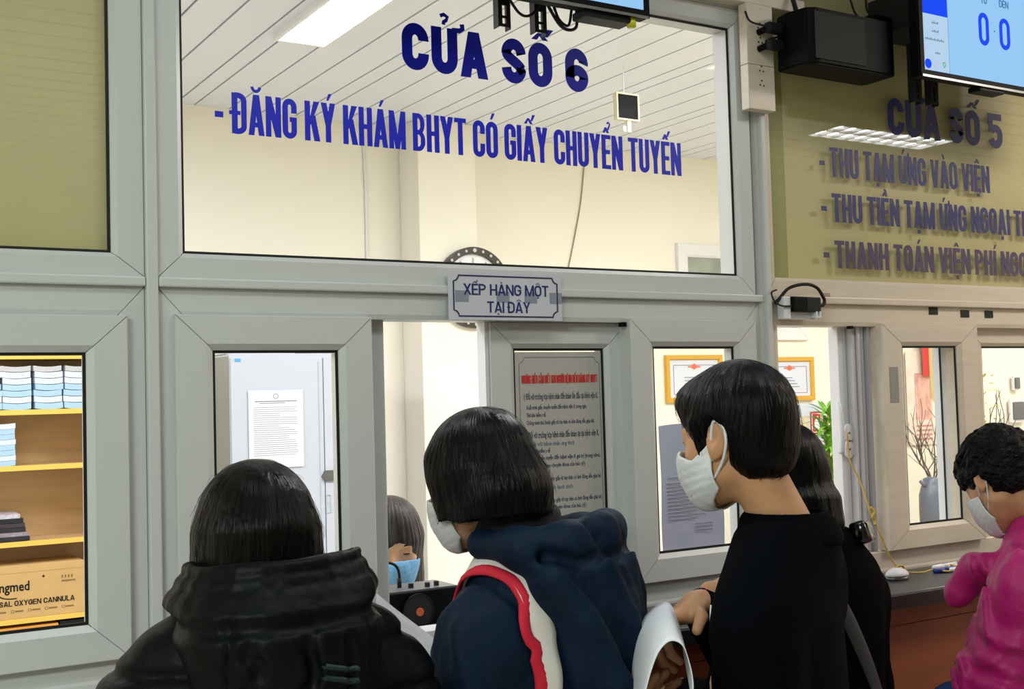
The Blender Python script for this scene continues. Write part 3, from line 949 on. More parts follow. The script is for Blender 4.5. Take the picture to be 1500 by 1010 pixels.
# socket trunking
t = empty('socket_trunking', (2.08, 0, 2.28))
tag(t, 'white boxed socket trunking on the mullion beside the large pane', 'trunking')
bm = bmesh.new()
box(bm, -.048, .040, -.045, -.017, .0, .112, bev=.002)
link_bm('lower_box', bm, M['upvc_b'], t)
bm = bmesh.new()
box(bm, -.048, .040, -.045, -.017, .1125, .265, bev=.002)
link_bm('upper_box', bm, M['upvc_b'], t)
bm = bmesh.new(); box(bm, -.46, .16, -.040, -.0005, .266, .30, bev=.002)
link_bm('cross_trunk', bm, M['upvc_b'], t)
for zc in (.064, .100, .172, .208):
    bm = bmesh.new()
    for dx, dz in ((0, .009), (-.006, -.002), (.006, -.003)):
        cyl(bm, (-.004 + dx, -.0456, zc + dz), (-.004 + dx, -.0447, zc + dz), .0024, n=8)
    link_bm('socket_holes', bm, M['blackm'], t)
for z, lab, loop in ((2.476, 'upper black plug adapter in the white socket trunking', [(2.030, -.047, 2.515), (2.04, -.055, 2.488), (2.062, -.07, 2.476)]), (2.434, 'lower black plug adapter in the white socket trunking', None)):
    a = empty('plug_adapter', (2.076, -.046, z))
    tag(a, lab, 'adapter')
    bm = bmesh.new(); cyl(bm, (-.006, 0, -.002), (-.003, -.022, .0), .008, n=12)
    link_bm('plug', bm, M['black'], a, smooth=True)
    bm = bmesh.new(); box(bm, -.006, .038, -.040, -.018, -.010, .016, bev=.004)
    link_bm('housing', bm, M['black2'], a)
    bm = bmesh.new()
    tube(bm, [(.036, -.03, .006), (.060, -.035, .012), (.072, -.035, .026), (.066, -.03, .036), (.045, -.02, .020), (.02, -.01, .024)] if loop else [(.036, -.03, .006), (.055, -.035, .006), (.066, -.03, .018), (.05, -.02, .030), (.02, -.012, .024)], .0026)
    link_bm('cord', bm, M['blackm'], a, smooth=True)
    if loop:
        bm = bmesh.new()
        tube(bm, [(-.05, -.002, .044), (-.042, -.01, .018), (-.012, -.03, .004)], .0026)
        link_bm('lead', bm, M['blackm'], a, smooth=True)

# power brick in its holder on the right transom
t = empty('power_brick', (2.20, -.012, 1.785))
tag(t, 'black power brick clipped in a white holder at the corner of the right window', 'power supply')
bm = bmesh.new()
box(bm, -.070, -.046, -.024, .0, -.022, .034, bev=.002); box(bm, -.044, .055, -.012, .0, -.022, .03)
box(bm, .034, .038, -.032, -.012, -.016, -.002); box(bm, .046, .050, -.032, -.012, -.016, -.002); box(bm, .03, .05, -.034, -.012, -.018, -.0145)
link_bm('holder', bm, M['upvc_w'], t)
bm = bmesh.new(); box(bm, -.045, .001, -.032, -.009, -.004, .034, bev=.003)
link_bm('brick', bm, M['black'], t)
bm = bmesh.new(); box(bm, .0012, .052, -.032, -.009, -.004, .034, bev=.003)
link_bm('brick_label', bm, M['black2'], t)
bm = bmesh.new(); tube(bm, [(.050, -.026, .014), (.064, -.026, .014), (.070, -.026, .024), (.066, -.026, .034), (.045, -.026, .058), (.005, -.026, .066), (-.045, -.02, .056), (-.072, -.012, .030), (-.082, -.004, .018)], .0042)
link_bm('mains_cord', bm, M['blackm'], t, smooth=True)
bm = bmesh.new(); tube(bm, [(-.040, -.026, .010), (-.085, -.03, .010), (-.104, -.025, .024), (-.098, -.012, .044), (-.073, -.004, .052)], .0022)
link_bm('output_cord', bm, M['blackm'], t, smooth=True)
bm = bmesh.new(); box(bm, .068, .095, -.022, -.020, .036, .046)
link_bm('cable_tag', bm, mat('pinkish_tag', (170, 140, 135), .6), t)
for x, z, lab in ((2.735, 1.7965, 'left of the three black tape squares on the right transom'), (2.869, 1.7905, 'middle of the three black tape squares on the right transom'), (2.975, 1.7905, 'right of the three black tape squares on the right transom')):
    o = tag(quick_box('tape_square', M['blackm'], None, x - .018, x + .018, .002, .0038, z - .012, z + .0085), lab, 'tape', 'black tape squares on the transom')

tag(quick_box('tape_patch', mat('grey_tape_patch', (150, 146, 142), .7), None, 2.527, 2.560, -.0152, -.0142, 1.545, 1.640), 'grey tape patch stuck on the left stile of the cream sash', 'tape')

# things on the counter
t = empty('white_clicker', (2.418, -.105, 1.098))
tag(t, 'small white rounded gadget on the dark counter beside the black coat', 'gadget')
bm = bmesh.new(); bmesh.ops.create_uvsphere(bm, u_segments=20, v_segments=12, radius=1)
for v in bm.verts:
    v.co = Vector((v.co.x * .036, v.co.y * .024, max(v.co.z, 0) * .020 + .010))
link_bm('shell', bm, M['upvc_w'], t, smooth=True)
bm = bmesh.new(); bmesh.ops.create_uvsphere(bm, u_segments=20, v_segments=8, radius=1)
for v in bm.verts:
    v.co = Vector((v.co.x * .034, v.co.y * .023, max(min(v.co.z, .6), -.5) * .010 + .005))
link_bm('base', bm, M['chrome'], t, smooth=True)
for i, (a, b, cm, lab) in enumerate((((2.60, -.07, 1.106), (2.715, -.055, 1.106), 'upvc_w', 'white pen lying behind the other pens on the counter'), ((2.60, -.11, 1.105), (2.715, -.075, 1.105), 'paper', 'white pen crossed over the blue capped pen on the counter'), ((2.565, -.10, 1.104), (2.68, -.125, 1.104), 'blue', 'blue capped pen tied with yellow string on the counter'))):
    t = empty('pen', a)
    tag(t, lab, 'pen', 'pens on the counter')
    A, B = Vector(a), Vector(b)
    d = B - A
    bm = bmesh.new(); cyl(bm, d * .35, d * .93, .0055, n=12)
    link_bm('barrel', bm, M['paper' if cm == 'blue' else cm], t, smooth=True)
    bm = bmesh.new(); cyl(bm, d * 0, d * .36, .0064, n=12)
    link_bm('cap', bm, mat('blue_cap', (20, 40, 120), .35) if i != 0 else M[cm], t, smooth=True)
    bm = bmesh.new(); cyl(bm, d * .93, d, .005, .001, n=12)
    link_bm('tip', bm, M['chrome'], t, smooth=True)
bm = bmesh.new()
tube(bm, [(2.405, .028, 1.47), (2.400, .02, 1.40), (2.425, .010, 1.34), (2.428, -.018, 1.26), (2.460, -.024, 1.19), (2.490, -.03, 1.13), (2.512, -.05, 1.104), (2.54, -.085, 1.102), (2.57, -.09, 1.106), (2.60, -.12, 1.103), (2.64, -.09, 1.113), (2.66, -.12, 1.104)], .0022)
tube(bm, [(2.428, -.018, 1.275), (2.437, -.022, 1.262), (2.430, -.022, 1.25), (2.440, -.02, 1.24), (2.436, -.024, 1.228)], .004)
tube(bm, [(2.49, -.035, 1.112), (2.50, -.05, 1.12), (2.515, -.045, 1.108), (2.50, -.055, 1.102)], .003)
o = link_bm('yellow_string', bm, mat('yellow_twine', (200, 168, 80), .8), None, smooth=True)
tag(o, 'yellow twine running from the window latch down to the pens', 'string')

# ------------------------------------------------------------------ intercom amplifier inside the ticket opening
t = empty('intercom_amplifier', (1.175, .115, 1.098))
tag(t, 'black intercom amplifier with gooseneck microphone inside the ticket opening', 'amplifier')
bm = bmesh.new(); box(bm, -.125, .105, .0, .12, .004, .078, bev=.004)
link_bm('cabinet', bm, M['black'], t)
quick_box('control_plate', mat('brushed_plate', (120, 122, 126), .35, metal=.5), t, -.115, .095, .008, .112, .078, .0795)
bm = bmesh.new(); cyl(bm, (-.005, -.004, .036), (-.005, .0, .036), .036, n=32)
link_bm('speaker_cone', bm, M['blackm'], t)
bm = bmesh.new()
ribbon(bm, [(-.005 + .036 * math.cos(2 * PI * i / 40), .036 + .036 * math.sin(2 * PI * i / 40)) for i in range(40)], .003, -.0065, -.003, True)
link_bm('speaker_rim', bm, M['black2'], t)
bm = bmesh.new(); cyl(bm, (-.002, -.006, .034), (-.002, -.0041, .034), .009, n=20)
link_bm('speaker_centre', bm, mat('orange_label', (196, 92, 50), .5), t)
for x, y in ((-.075, .03), (.0, .04), (.035, .03), (.06, .035)):
    bm = bmesh.new(); cyl(bm, (x, y, .0795), (x, y, .089), .006, n=12)
    link_bm('knob', bm, M['blackm'], t)
bm = bmesh.new(); tube(bm, [(-.018, .06, .079), (-.018, .06, .11), (-.026, .06, .128), (-.045, .06, .136), (-.065, .06, .132), (-.09, .055, .118)], .0032)
cyl(bm, (-.018, .06, .079), (-.018, .06, .10), .005, n=12)
link_bm('gooseneck', bm, M['blackm'], t, smooth=True)
quick_box('foot', M['blackm'], t, -.11, .09, .01, .11, 0, .004)

bm = bmesh.new(); box(bm, 2.50, 2.575, .19, .215, 1.0985, 1.285, bev=.004)
tag(link_bm('folder', bm, mat('blue_folder', (28, 110, 196), .4), None), 'bright blue folder standing on the inner shelf behind the black coat', 'folder')

# ------------------------------------------------------------------ office furniture
FY = 2.75
t = empty('bookshelf', (.55, FY, 0))
tag(t, 'orange wood bookshelf with yellow shelf edges behind the left window', 'bookshelf')
X0, X1 = -.75, .62
quick_box('side_panel', M['wood'], t, X0, X0 + .02, 0, .235, 0, 1.83)
quick_box('side_panel', M['wood'], t, X1 - .02, X1, 0, .235, 0, 1.83)
quick_box('back_panel', M['wood'], t, X0 + .02, X1 - .02, .225, .235, 0, 1.83)
SH = (.10, .45, .775, 1.070, 1.362, 1.578, 1.795)
for z in SH:
    s = quick_box('shelf', M['wood'], t, X0 + .021, X1 - .021, .003, .224, z - .001, z + .016)
    quick_box('shelf_edge', M['wood_e'], s, X0 + .021, X1 - .021, 0, .0028, z - .002, z + .018)
def bundle(x, z, w, d, h, seed, label, group, m, name='paper_bundle', y=FY + .012, curl=.008):
    rnd = random.Random(seed)
    bm = bmesh.new()
    n = 8
    ro = rnd.uniform(-.05, .05)
    dx = rnd.uniform(-.004, .004)
    g = []
    for zz in (0, h):
        lay = []
        for j in (0, 1):
            row = []
            for i in range(n + 1):
                u = i / n - .5
                px = u * w + dx - ro * (j - .5) * d * .5
                cz = curl * (4 * u * u - .4) * (rnd.uniform(.8, 1.0)) if curl else 0
                row.append(bm.verts.new((px, j * d, zz + (cz if zz or curl < .006 else cz * .9))))
            lay.append(row)
        g.append(lay)
    for k in range(n):
        bm.faces.new((g[1][0][k], g[1][0][k + 1], g[1][1][k + 1], g[1][1][k]))
        bm.faces.new((g[0][0][k], g[0][1][k], g[0][1][k + 1], g[0][0][k + 1]))
        bm.faces.new((g[0][0][k], g[0][0][k + 1], g[1][0][k + 1], g[1][0][k]))
        bm.faces.new((g[0][1][k], g[1][1][k], g[1][1][k + 1], g[0][1][k + 1]))
    for k in (0, n):
        bm.faces.new((g[0][0][k], g[1][0][k], g[1][1][k], g[0][1][k]))
    o = link_bm(name, bm, m, None)
    o.location = (x, y, z)
    return tag(o, label, 'paper bundle' if name == 'paper_bundle' else 'magazine', group)
pw = mat('bundle_white', (214, 224, 238), .7, noise=(120, .16), stretch=(1, 1, 30))
pb = mat('bundle_blue', (172, 206, 238), .7, noise=(120, .22), stretch=(1, 1, 30))
pg = mat('bundle_grey', (196, 196, 204), .7)
for s, (x, lab) in enumerate(((.683, 'cut off by the photo edge'), (.792, 'in the first full stack from the left'), (.907, 'in the middle stack'), (1.021, 'in the stack at the right end'))):
    z = 1.594
    for k in range(7):
        h = (.026, .025, .024, .024, .024, .025, .022)[k]
        bundle(x, z + .003, .104, .16, h - .002, s * 10 + k, 'pale blue printed forms on the top shelf, ' + lab, 'form bundles on the top shelf: ' + lab, (pb, pw, pb, pb, pw, pw, pg)[k], curl=.006)
        z += h
z = 1.378
for k in range(8):
    bundle(.735, z + .002, .10, .17, .0195, 60 + k, 'bundle of pale blue printed forms piled on the second shelf', 'form bundles on the second shelf', (pb, pw, pb, pb, pw, pb, pb, pw)[k], curl=.004)
    z += .0205
z = 1.0895
for k in range(6):
    bundle(.750 - .004 * k, z, .17 - .006 * k, .19, .016, 80 + k, 'dark covered magazine in the pile on the third shelf', 'magazines on the third shelf', mat('magazine_cover', ((44, 40, 54), (150, 140, 150), (40, 36, 48), (60, 50, 60), (30, 30, 40), (196, 190, 204))[k], .4, noise=(60, .3)), name='magazine', curl=0)
    z += .0175
t = empty('carton', (.83, FY + .004, .791))
tag(t, 'brown carton marked NASAL OXYGEN CANNULA on the bottom visible shelf', 'box')
bm = bmesh.new(); box(bm, -.28, .203, 0, .20, .001, .205, bev=.002)
link_bm('box_body', bm, M['carton'], t)
bm = bmesh.new(); box(bm, -.28, .203, -.0006, .20, .176, .178); box(bm, -.28, .203, .096, .104, .205, .2056)
link_bm('tape', bm, mat('carton_tape', (190, 150, 96), .4), t)
text_mesh('lettering', 'NASAL OXYGEN CANNULA', -.145, .168, .052, .020, -.0008, M['black2'], t, stroke=.24, gap=.5)
small_text('logo', [('ingmed', -.118, .118, .108, .036, -.0008)], M['black2'], t, bold=.02)
bm = bmesh.new(); ribbon(bm, [(-.06 + .05 * math.cos(a), .098 + .018 * math.sin(a)) for a in [PI * 1.08 + i * .16 for i in range(11)]], .004, -.001, -.0006)
box(bm, .05, .053, -.001, -.0006, .150, .162); box(bm, .0455, .0575, -.001, -.0006, .1545, .1575)
link_bm('logo_swoosh', bm, M['black2'], t)
bm = bmesh.new()
for k in range(5):
    x = -.13 + k * .062
    ring(bm, x, x + .012, .026, .036, .0015, -.0009, -.0006); box(bm, x + .015, x + .045, -.0009, -.0006, .028, .034)
for k in range(4):
    box(bm, .118 + k * .012, .124 + k * .012, -.0009, -.0006, .142, .154)
box(bm, .118, .17, -.0009, -.0006, .128, .134)
link_bm('small_print', bm, mat('carton_ink', (140, 110, 70), .7), t)
o = tag(quick_box('file_box', mat('orange_card', (232, 158, 64), .6), None, .45, .935, FY + .006, FY + .2, .466, .760), 'orange file box below the shelf with the carton', 'box')
o = tag(quick_box('file_box', M['black2'], None, .942, 1.12, FY + .006, FY + .2, .466, .765), 'black file box beside the orange file box', 'box')

t = empty('steel_cabinet', (1.79, 2.5, 0))
tag(t, 'white steel cabinet with hasp lock behind the left sash of the large window', 'cabinet')
bm = bmesh.new(); box(bm, -.235, .44, .012, .45, 0, 1.80, bev=.003)
link_bm('body', bm, M['steel'], t)
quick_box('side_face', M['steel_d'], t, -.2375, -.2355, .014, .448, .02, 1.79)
d = empty('door', (0, 0, 0)); d.parent = t
bm = bmesh.new(); box(bm, -.232, .165, .0, .011, .05, 1.782, bev=.002)
dd = link_bm('door', bm, M['steel'], t)
bpy.data.objects.remove(d)
bm = bmesh.new(); box(bm, .169, .436, .0, .011, .05, 1.782, bev=.002)
d2 = link_bm('door', bm, M['steel'], t)
quick_box('door_strip', M['steel'], dd, .145, .1475, -.003, -.0002, .2, 1.765)
quick_box('blue_tag', mat('blue_sticker', (90, 170, 226), .5), dd, -.215, -.190, -.001, -.0002, 1.766, 1.780)
bm = bmesh.new()
prism(bm, [(.150, 1.283), (.164, 1.307), (.205, 1.307), (.205, 1.262), (.164, 1.262)], -.008, -.0005)
link_bm('hasp', bm, mat('dull_steel', (120, 122, 124), .35, metal=.6), dd)
bm = bmesh.new(); ring(bm, .168, .19, 1.13, 1.205, .0015, -.0035, -.0005); cyl(bm, (.178, -.005, 1.17), (.178, -.0005, 1.17), .003, n=10)
link_bm('lock_plate', bm, M['steel'], d2)
t = empty('door_notice', (1.745, 2.496, 1.33))
tag(t, 'white notice sheet in a plastic sleeve on the steel cabinet door', 'paper')
quick_box('sheet', M['paper'], t, -.117, .117, -.001, 0, 0, .318)
bm = bmesh.new(); ring(bm, -.117, .117, 0, .318, .006, -.0018, -.0011)
link_bm('sleeve_edge', bm, mat('clear_sleeve', (240, 242, 248), .3), t)
bm = bmesh.new(); ribbon(bm, [(.010 * math.cos(i * PI / 10), .294 + .010 * math.sin(i * PI / 10)) for i in range(20)], .0025, -.0016, -.0011, True)
box(bm, -.09, .09, -.0016, -.0011, .271, .2745); box(bm, -.07, .04, -.0016, -.0011, .264, .2665)
link_bm('emblem_and_title', bm, M['ink'], t)
bm = bmesh.new()
rnd = random.Random(4)
for k in range(24):
    w = .19 * rnd.choice((1, 1, .95, .6, .8))
    box(bm, -.098, -.098 + w, -.0015, -.0011, .247 - k * .0085, .2492 - k * .0085)
link_bm('print', bm, mat('pale_ink', (158, 160, 176), .8), t)
for k, (x, w, h) in enumerate(((1.70, .30, .035), (2.02, .2, .05))):
    bm = bmesh.new(); box(bm, x - w / 2, x + w / 2, 2.54, 2.80, 1.8005, 1.8005 + h, bev=.003)
    o = link_bm('paper_stack', bm, M['paper'] if k == 0 else M['steel_d'], None)
    tag(o, ('white paper stack lying on top of the steel cabinet', 'grey paper stack at the right on top of the steel cabinet')[k], 'paper')

# clock
t = empty('wall_clock', (2.862, 2.795, 2.128))
tag(t, 'round wall clock with ornate black rim on the cream pier above the plaque', 'clock')
R = .196
bm = bmesh.new(); ribbon(bm, [((R - .017) * math.cos(2 * PI * i / 64), (R - .017) * math.sin(2 * PI * i / 64)) for i in range(64)], .034, -.03, 0, True)
link_bm('rim', bm, mat('black_rim', (38, 34, 34), .3), t)
bm = bmesh.new()
for k in range(24):
    a = 2 * PI * k / 24
    cyl(bm, ((R - .017) * math.cos(a), -.034, (R - .017) * math.sin(a)), ((R - .017) * math.cos(a), -.03, (R - .017) * math.sin(a)), .010 if k % 6 == 0 else .007, n=8)
link_bm('rim_ornament', bm, mat('silver_ornament', (190, 186, 180), .4), t)
bm = bmesh.new(); cyl(bm, (0, -.012, 0), (0, -.002, 0), R - .034, n=64)
link_bm('dial', bm, M['paper'], t)
bm = bmesh.new()
for k in range(12):
    a = PI / 2 - 2 * PI * k / 12
    ribbon(bm, [(.118 * math.cos(a), .118 * math.sin(a)), (.145 * math.cos(a), .145 * math.sin(a))], .010, -.0135, -.0125)
link_bm('hour_mark', bm, mat('pale_mark', (170, 176, 150), .6), t)
for a, l, w in ((2.2, .08, .009), (-.6, .12, .006)):
    bm = bmesh.new(); ribbon(bm, [(-.02 * math.cos(a), -.02 * math.sin(a)), (l * math.cos(a), l * math.sin(a))], w, -.0165, -.0145)
    link_bm('clock_hand', bm, M['blackm'], t)

def picture(x0, x1, z0, z1, fw_, fm, art, label, cat, cert=False, y=2.975, name='picture_frame'):
    t = empty(name, ((x0 + x1) / 2, y, z0))
    tag(t, label, cat)
    w, h = (x1 - x0) / 2, z1 - z0
    bm = bmesh.new()
    frame_ring(bm, -w, w, 0, h, fw_, fw_, 0, .024, g=.0003)
    link_bm('frame', bm, fm, t)
    quick_box('art', art, t, -w + fw_ - .002, w - fw_ + .002, .012, .014, fw_ - .002, h - fw_ + .002)
    if cert:
        bm = bmesh.new(); ring(bm, -w + .055, w - .055, .045, h - .055, .003, .0105, .0118)
        for k in range(4):
            box(bm, -w * .35, w * (.1 + .1 * k), .0105, .0118, h * .52 - k * .018, h * .52 - k * .018 + .004)
        link_bm('border_print', bm, M['ink'], t)
        bm = bmesh.new()
        n = 12
        prism(bm, [((.022 if i % 2 else .017) * math.cos(2 * PI * i / n), h - .065 + (.018 if i % 2 else .014) * math.sin(2 * PI * i / n)) for i in range(n)], .0095, .0104)
        box(bm, -.045, .045, .0098, .0104, h - .070, h - .062)
        link_bm('emblem', bm, mat('orange_emblem', (226, 110, 80), .6), t)
    return t
pale = mat('certificate_paper', (214, 218, 234), .6)
picture(4.190, 4.60, 1.540, 1.805, .028, M['gold'], pale, 'gold framed certificate seen through the right hand sash left of the man', 'certificate', True, name='certificate_frame')
picture(4.935, 5.325, 1.530, 1.790, .028, M['gold'], pale, 'gold framed certificate above the white service box right of the man', 'certificate', True, name='certificate_frame')
picture(4.30, 5.285, 1.89, 2.435, .075, M['upvc_w'], mat('grey_green_picture', (150, 156, 146), .5, noise=(6, .25)), 'large white framed grey picture high on the back wall', 'picture')
bm = bmesh.new(); tube(bm, [(3.72, 2.994, 2.92), (3.69, 2.994, 2.84), (3.655, 2.994, 2.62), (3.60, 2.994, 2.40), (3.52, 2.994, 2.10), (3.5, 2.994, 1.9)], .0035)
o = link_bm('hanging_wire', bm, mat('beige_wire', (150, 140, 116), .7), None, smooth=True)
tag(o, 'thin beige wire hanging down the back wall below the blue lettering', 'cable')
bm = bmesh.new(); tube(bm, [(2.38, 2.994, 2.92), (2.395, 2.994, 2.80), (2.40, 2.994, 2.4), (2.39, 2.994, 1.6)], .006)
o = link_bm('cable_conduit', bm, M['upvc_w'], None, smooth=True)
tag(o, 'thin white conduit running down the back wall left of the pier', 'cable')

# hanging display panel
t = empty('indicator_panel', (2.915, 1.6, CEIL))
tag(t, 'small square black panel in a cream frame hanging under the office ceiling', 'panel')
bm = bmesh.new(); ring(bm, -.056, .056, -.238, -.128, .006, -.012, .012)
link_bm('frame', bm, mat('cream_plastic', (214, 206, 176), .5), t)
quick_box('black_face', M['black'], t, -.0495, .0495, -.008, .008, -.2315, -.1345)
bm = bmesh.new(); box(bm, -.002, .016, -.006, .006, -.285, -.2385)
link_bm('stem', bm, mat('cream_stem', (206, 196, 160), .5), t)
bm = bmesh.new(); cyl(bm, (-.014, 0, -.284), (-.014, 0, -.262), .009, n=14)
link_bm('bulb', bm, M['upvc_w'], t, smooth=True)
quick_box('hanger', M['slat'], t, -.0015, .0015, .013, .016, -.20, 0)

# white service box with fire sign
t = empty('service_box', (5.05, 2.80, 0))
tag(t, 'white wall cabinet with a red fire notice beside the green plant', 'cabinet')
bm = bmesh.new(); box(bm, -.30, .165, .0, .195, .5, 1.512, bev=.004)
link_bm('body', bm, M['steel'], t)
quick_box('fire_notice', mat('dark_red_sign', (176, 40, 44), .5), t, .045, .135, -.004, -.0005, 1.335, 1.462)
bm = bmesh.new(); prism(bm, [(.07, 1.36), (.11, 1.36), (.118, 1.40), (.10, 1.44), (.075, 1.41)], -.006, -.0045); ring(bm, .052, .128, 1.343, 1.454, .004, -.006, -.0045)
link_bm('notice_symbol', bm, M['paper'], t)
quick_box('switch_panel', mat('beige_panel', (206, 196, 170), .5), t, -.05, .03, -.004, -.0005, 1.37, 1.44)
quick_box('leg', M['steel_d'], t, -.28, -.24, .02, .06, 0, .5); quick_box('leg', M['steel_d'], t, .10, .14, .02, .06, 0, .5)

# leafy plant in tall pot
def leaf(bm, p, d, l, w, droop=.5):
    d = Vector(d).normalized()
    s = d.cross(Vector((0, 0, 1)))
    s = s.normalized() if s.length > 1e-3 else Vector((1, 0, 0))
    prev = None
    for i in range(6):
        t_ = i / 5
        c = Vector(p) + d * l * t_ + Vector((0, 0, -droop * l * t_ * t_))
        ww = w * math.sin(PI * min(.98, .12 + .86 * t_))
        a, b = bm.verts.new(c + s * ww), bm.verts.new(c - s * ww)
        m_ = bm.verts.new(c + Vector((0, 0, -.15 * ww)))
        if prev:
            bm.faces.new((prev[0], a, m_, prev[2])); bm.faces.new((prev[2], m_, b, prev[1]))
        prev = (a, b, m_)
t = empty('potted_plant', (4.83, 2.40, 0))
tag(t, 'bright green leafy plant in a brown vase inside the right ticket opening', 'plant')
bm = bmesh.new()
rnd = random.Random(11)
for k in range(150):
    z = rnd.uniform(1.06, 1.50)
    a = rnd.uniform(0, 2 * PI)
    r = .03 * rnd.random()
    leaf(bm, (r * math.cos(a), r * math.sin(a), z), (math.cos(a), math.sin(a), rnd.uniform(.1, 1.3)), rnd.uniform(.09, .18), rnd.uniform(.009, .018), rnd.uniform(.1, .7))
f = link_bm('foliage', bm, M['leaf'], t, smooth=True)
bm = bmesh.new()
for k in range(6):
    a = k * 1.05
    tube(bm, [(.01 * math.cos(a), .01 * math.sin(a), .95), (.02 * math.cos(a), .02 * math.sin(a), 1.2), (.03 * math.cos(a + .5), .03 * math.sin(a + .5), 1.45)], .005)
link_bm('stems', bm, mat('yellow_green_stem', (150, 150, 70), .5), t, smooth=True)
def lathe(bm, prof, n=28):
    rings = [[bm.verts.new((r * math.cos(2 * PI * i / n), r * math.sin(2 * PI * i / n), z)) for i in range(n)] for r, z in prof]
    for a, b in zip(rings, rings[1:]):
        for i in range(n):
            bm.faces.new((a[i], a[(i + 1) % n], b[(i + 1) % n], b[i]))
    bm.faces.new(rings[0][::-1])
    return rings
bm = bmesh.new(); lathe(bm, [(.05, .765), (.07, .80), (.085, .88), (.075, .97), (.05, 1.03), (.058, 1.06), (.052, 1.06), (.044, 1.03), (.05, .98)])
link_bm('vase', bm, mat('amber_vase', (196, 140, 84), .25), t, smooth=True)
# side table and things seen through the cream sash
t = empty('side_table', (4.95, 2.35, 0))
tag(t, 'low office table carrying the vase, thermos jug and books', 'table')
quick_box('table_top', M['wood'], t, -.55, 1.75, -.25, .25, .735, .764)
for x in (-.5, 1.68):
    for y in (-.2, .18):
        quick_box('leg', M['steel_d'], t, x, x + .04, y, y + .04, 0, .735)
t = empty('thermos_jug', (5.50, 2.30, .764))
tag(t, 'grey blue thermos jug behind the glass of the cream sash', 'jug')
bm = bmesh.new(); lathe(bm, [(.052, 0), (.066, .02), (.068, .14), (.066, .22), (.052, .27), (.04, .285), (.042, .31), (.02, .32), (.002, .322)])
link_bm('body', bm, mat('grey_blue_metal', (98, 106, 124), .35), t, smooth=True)
bm = bmesh.new(); tube(bm, [(.06, 0, .24), (.11, 0, .23), (.115, 0, .15), (.066, 0, .08)], .009)
link_bm('handle', bm, M['black2'], t, smooth=True)
bm = bmesh.new(); cyl(bm, (-.04, 0, .27), (-.085, 0, .30), .014, .009, n=12)
link_bm('spout', bm, mat('grey_blue_spout', (98, 106, 124), .35), t, smooth=True)
for k, (z, h, c, lab) in enumerate(((.764, .022, (222, 222, 226), 'white book at the bottom of the small pile behind the cream sash'), (.787, .020, (200, 206, 214), 'grey book in the small pile behind the cream sash'), (.808, .024, (60, 120, 196), 'blue book on top of the small pile behind the cream sash'))):
    bm = bmesh.new(); box(bm, 5.52, 5.80 - .03 * k, 2.11, 2.20, z, z + h, bev=.002)
    tag(link_bm('book', bm, mat('book_cover', c, .5), None), lab, 'book', 'books on the office table')

t = empty('branch_vase', (5.72, 2.46, .764))
tag(t, 'bare twiggy branches in a vase behind the cream sash', 'plant')
rnd = random.Random(5)
bm = bmesh.new()
def twig(p, d, l, r, depth):
    p = Vector(p); d = Vector(d).normalized()
    pts = [p]
    for k in range(3):
        d = (d + Vector((rnd.uniform(-.25, .25), rnd.uniform(-.25, .25), rnd.uniform(-.05, .2)))).normalized()
        pts.append(pts[-1] + d * l / 3)
    tube(bm, pts, r, n=5, smooth_n=2, taper=r * .6)
    if depth:
        for k in range(3):
            q = pts[1 + k % 3]
            twig(q, d + Vector((rnd.uniform(-1, 1), rnd.uniform(-.7, .7), rnd.uniform(0, .5))), l * .62, r * .6, depth - 1)
for k in range(6):
    a = k * 1.05
    twig((0, 0, .24), (math.cos(a) * .6, math.sin(a) * .5, 1), .28, .0055, 2)
link_bm('branches', bm, M['twig'], t, smooth=True)
bm = bmesh.new(); lathe(bm, [(.06, 0), (.085, .08), (.08, .18), (.045, .25), (.05, .27), (.04, .26), (.035, .22)])
link_bm('vase', bm, mat('white_vase', (206, 208, 214), .3), t, smooth=True)
t = empty('blossom_branches', (6.20, 2.47, .764))
tag(t, 'branches with pale yellow blossom behind the right edge sash', 'plant')
bm = bmesh.new()
ends = []
for k in range(7):
    a = k * .9
    twig((0, 0, .24), (math.cos(a) * .45, math.sin(a) * .4, 1.2), .36, .005, 1)
link_bm('branches', bm, M['twig'], t, smooth=True)
bm = bmesh.new()
for k in range(160):
    a = rnd.uniform(0, 2 * PI); r = rnd.uniform(.02, .17); z = rnd.uniform(.42, .90)
    leaf(bm, (r * math.cos(a), r * math.sin(a) * .7, z), (math.cos(a), math.sin(a), rnd.uniform(-.2, 1)), rnd.uniform(.02, .05), rnd.uniform(.004, .009), .2)
link_bm('blossom', bm, mat('yellow_blossom', (206, 196, 96), .5, noise=(20, .3)), t, smooth=True)
bm = bmesh.new(); lathe(bm, [(.05, 0), (.07, .1), (.06, .2), (.04, .25), (.045, .27), (.035, .26)])
link_bm('vase', bm, M['terra'], t, smooth=True)

# calendar, red pennant, curtain, switches on the back wall
t = empty('wall_calendar', (6.22, 2.985, 1.22))
tag(t, 'pale wall calendar with faded pink picture seen through the cream sash', 'calendar')
quick_box('sheet', mat('calendar_pale', (232, 216, 206), .6, noise=(9, .12)), t, -.075, .165, -.004, 0, 0, .60)
quick_box('picture', mat('calendar_pink', (222, 170, 160), .6, noise=(16, .3)), t, .0, .15, -.006, -.0045, .16, .46)
bm = bmesh.new()
for k in range(4):
    box(bm, .0, .15, -.006, -.0045, .03 + k * .028, .042 + k * .028)
link_bm('date_rows', bm, mat('calendar_rows', (206, 140, 136), .6), t)
t = empty('red_pennant', (6.345, 2.955, 1.66))
tag(t, 'small red pennant hanging beside the pale calendar', 'flag')
bm = bmesh.new()
vs = [[bm.verts.new((-.07 + .14 * i / 6, .012 * math.sin(i * 1.4), .27 * j)) for i in range(7)] for j in (0, 1)]
for i in range(6):
    bm.faces.new((vs[0][i], vs[0][i + 1], vs[1][i + 1], vs[1][i]))
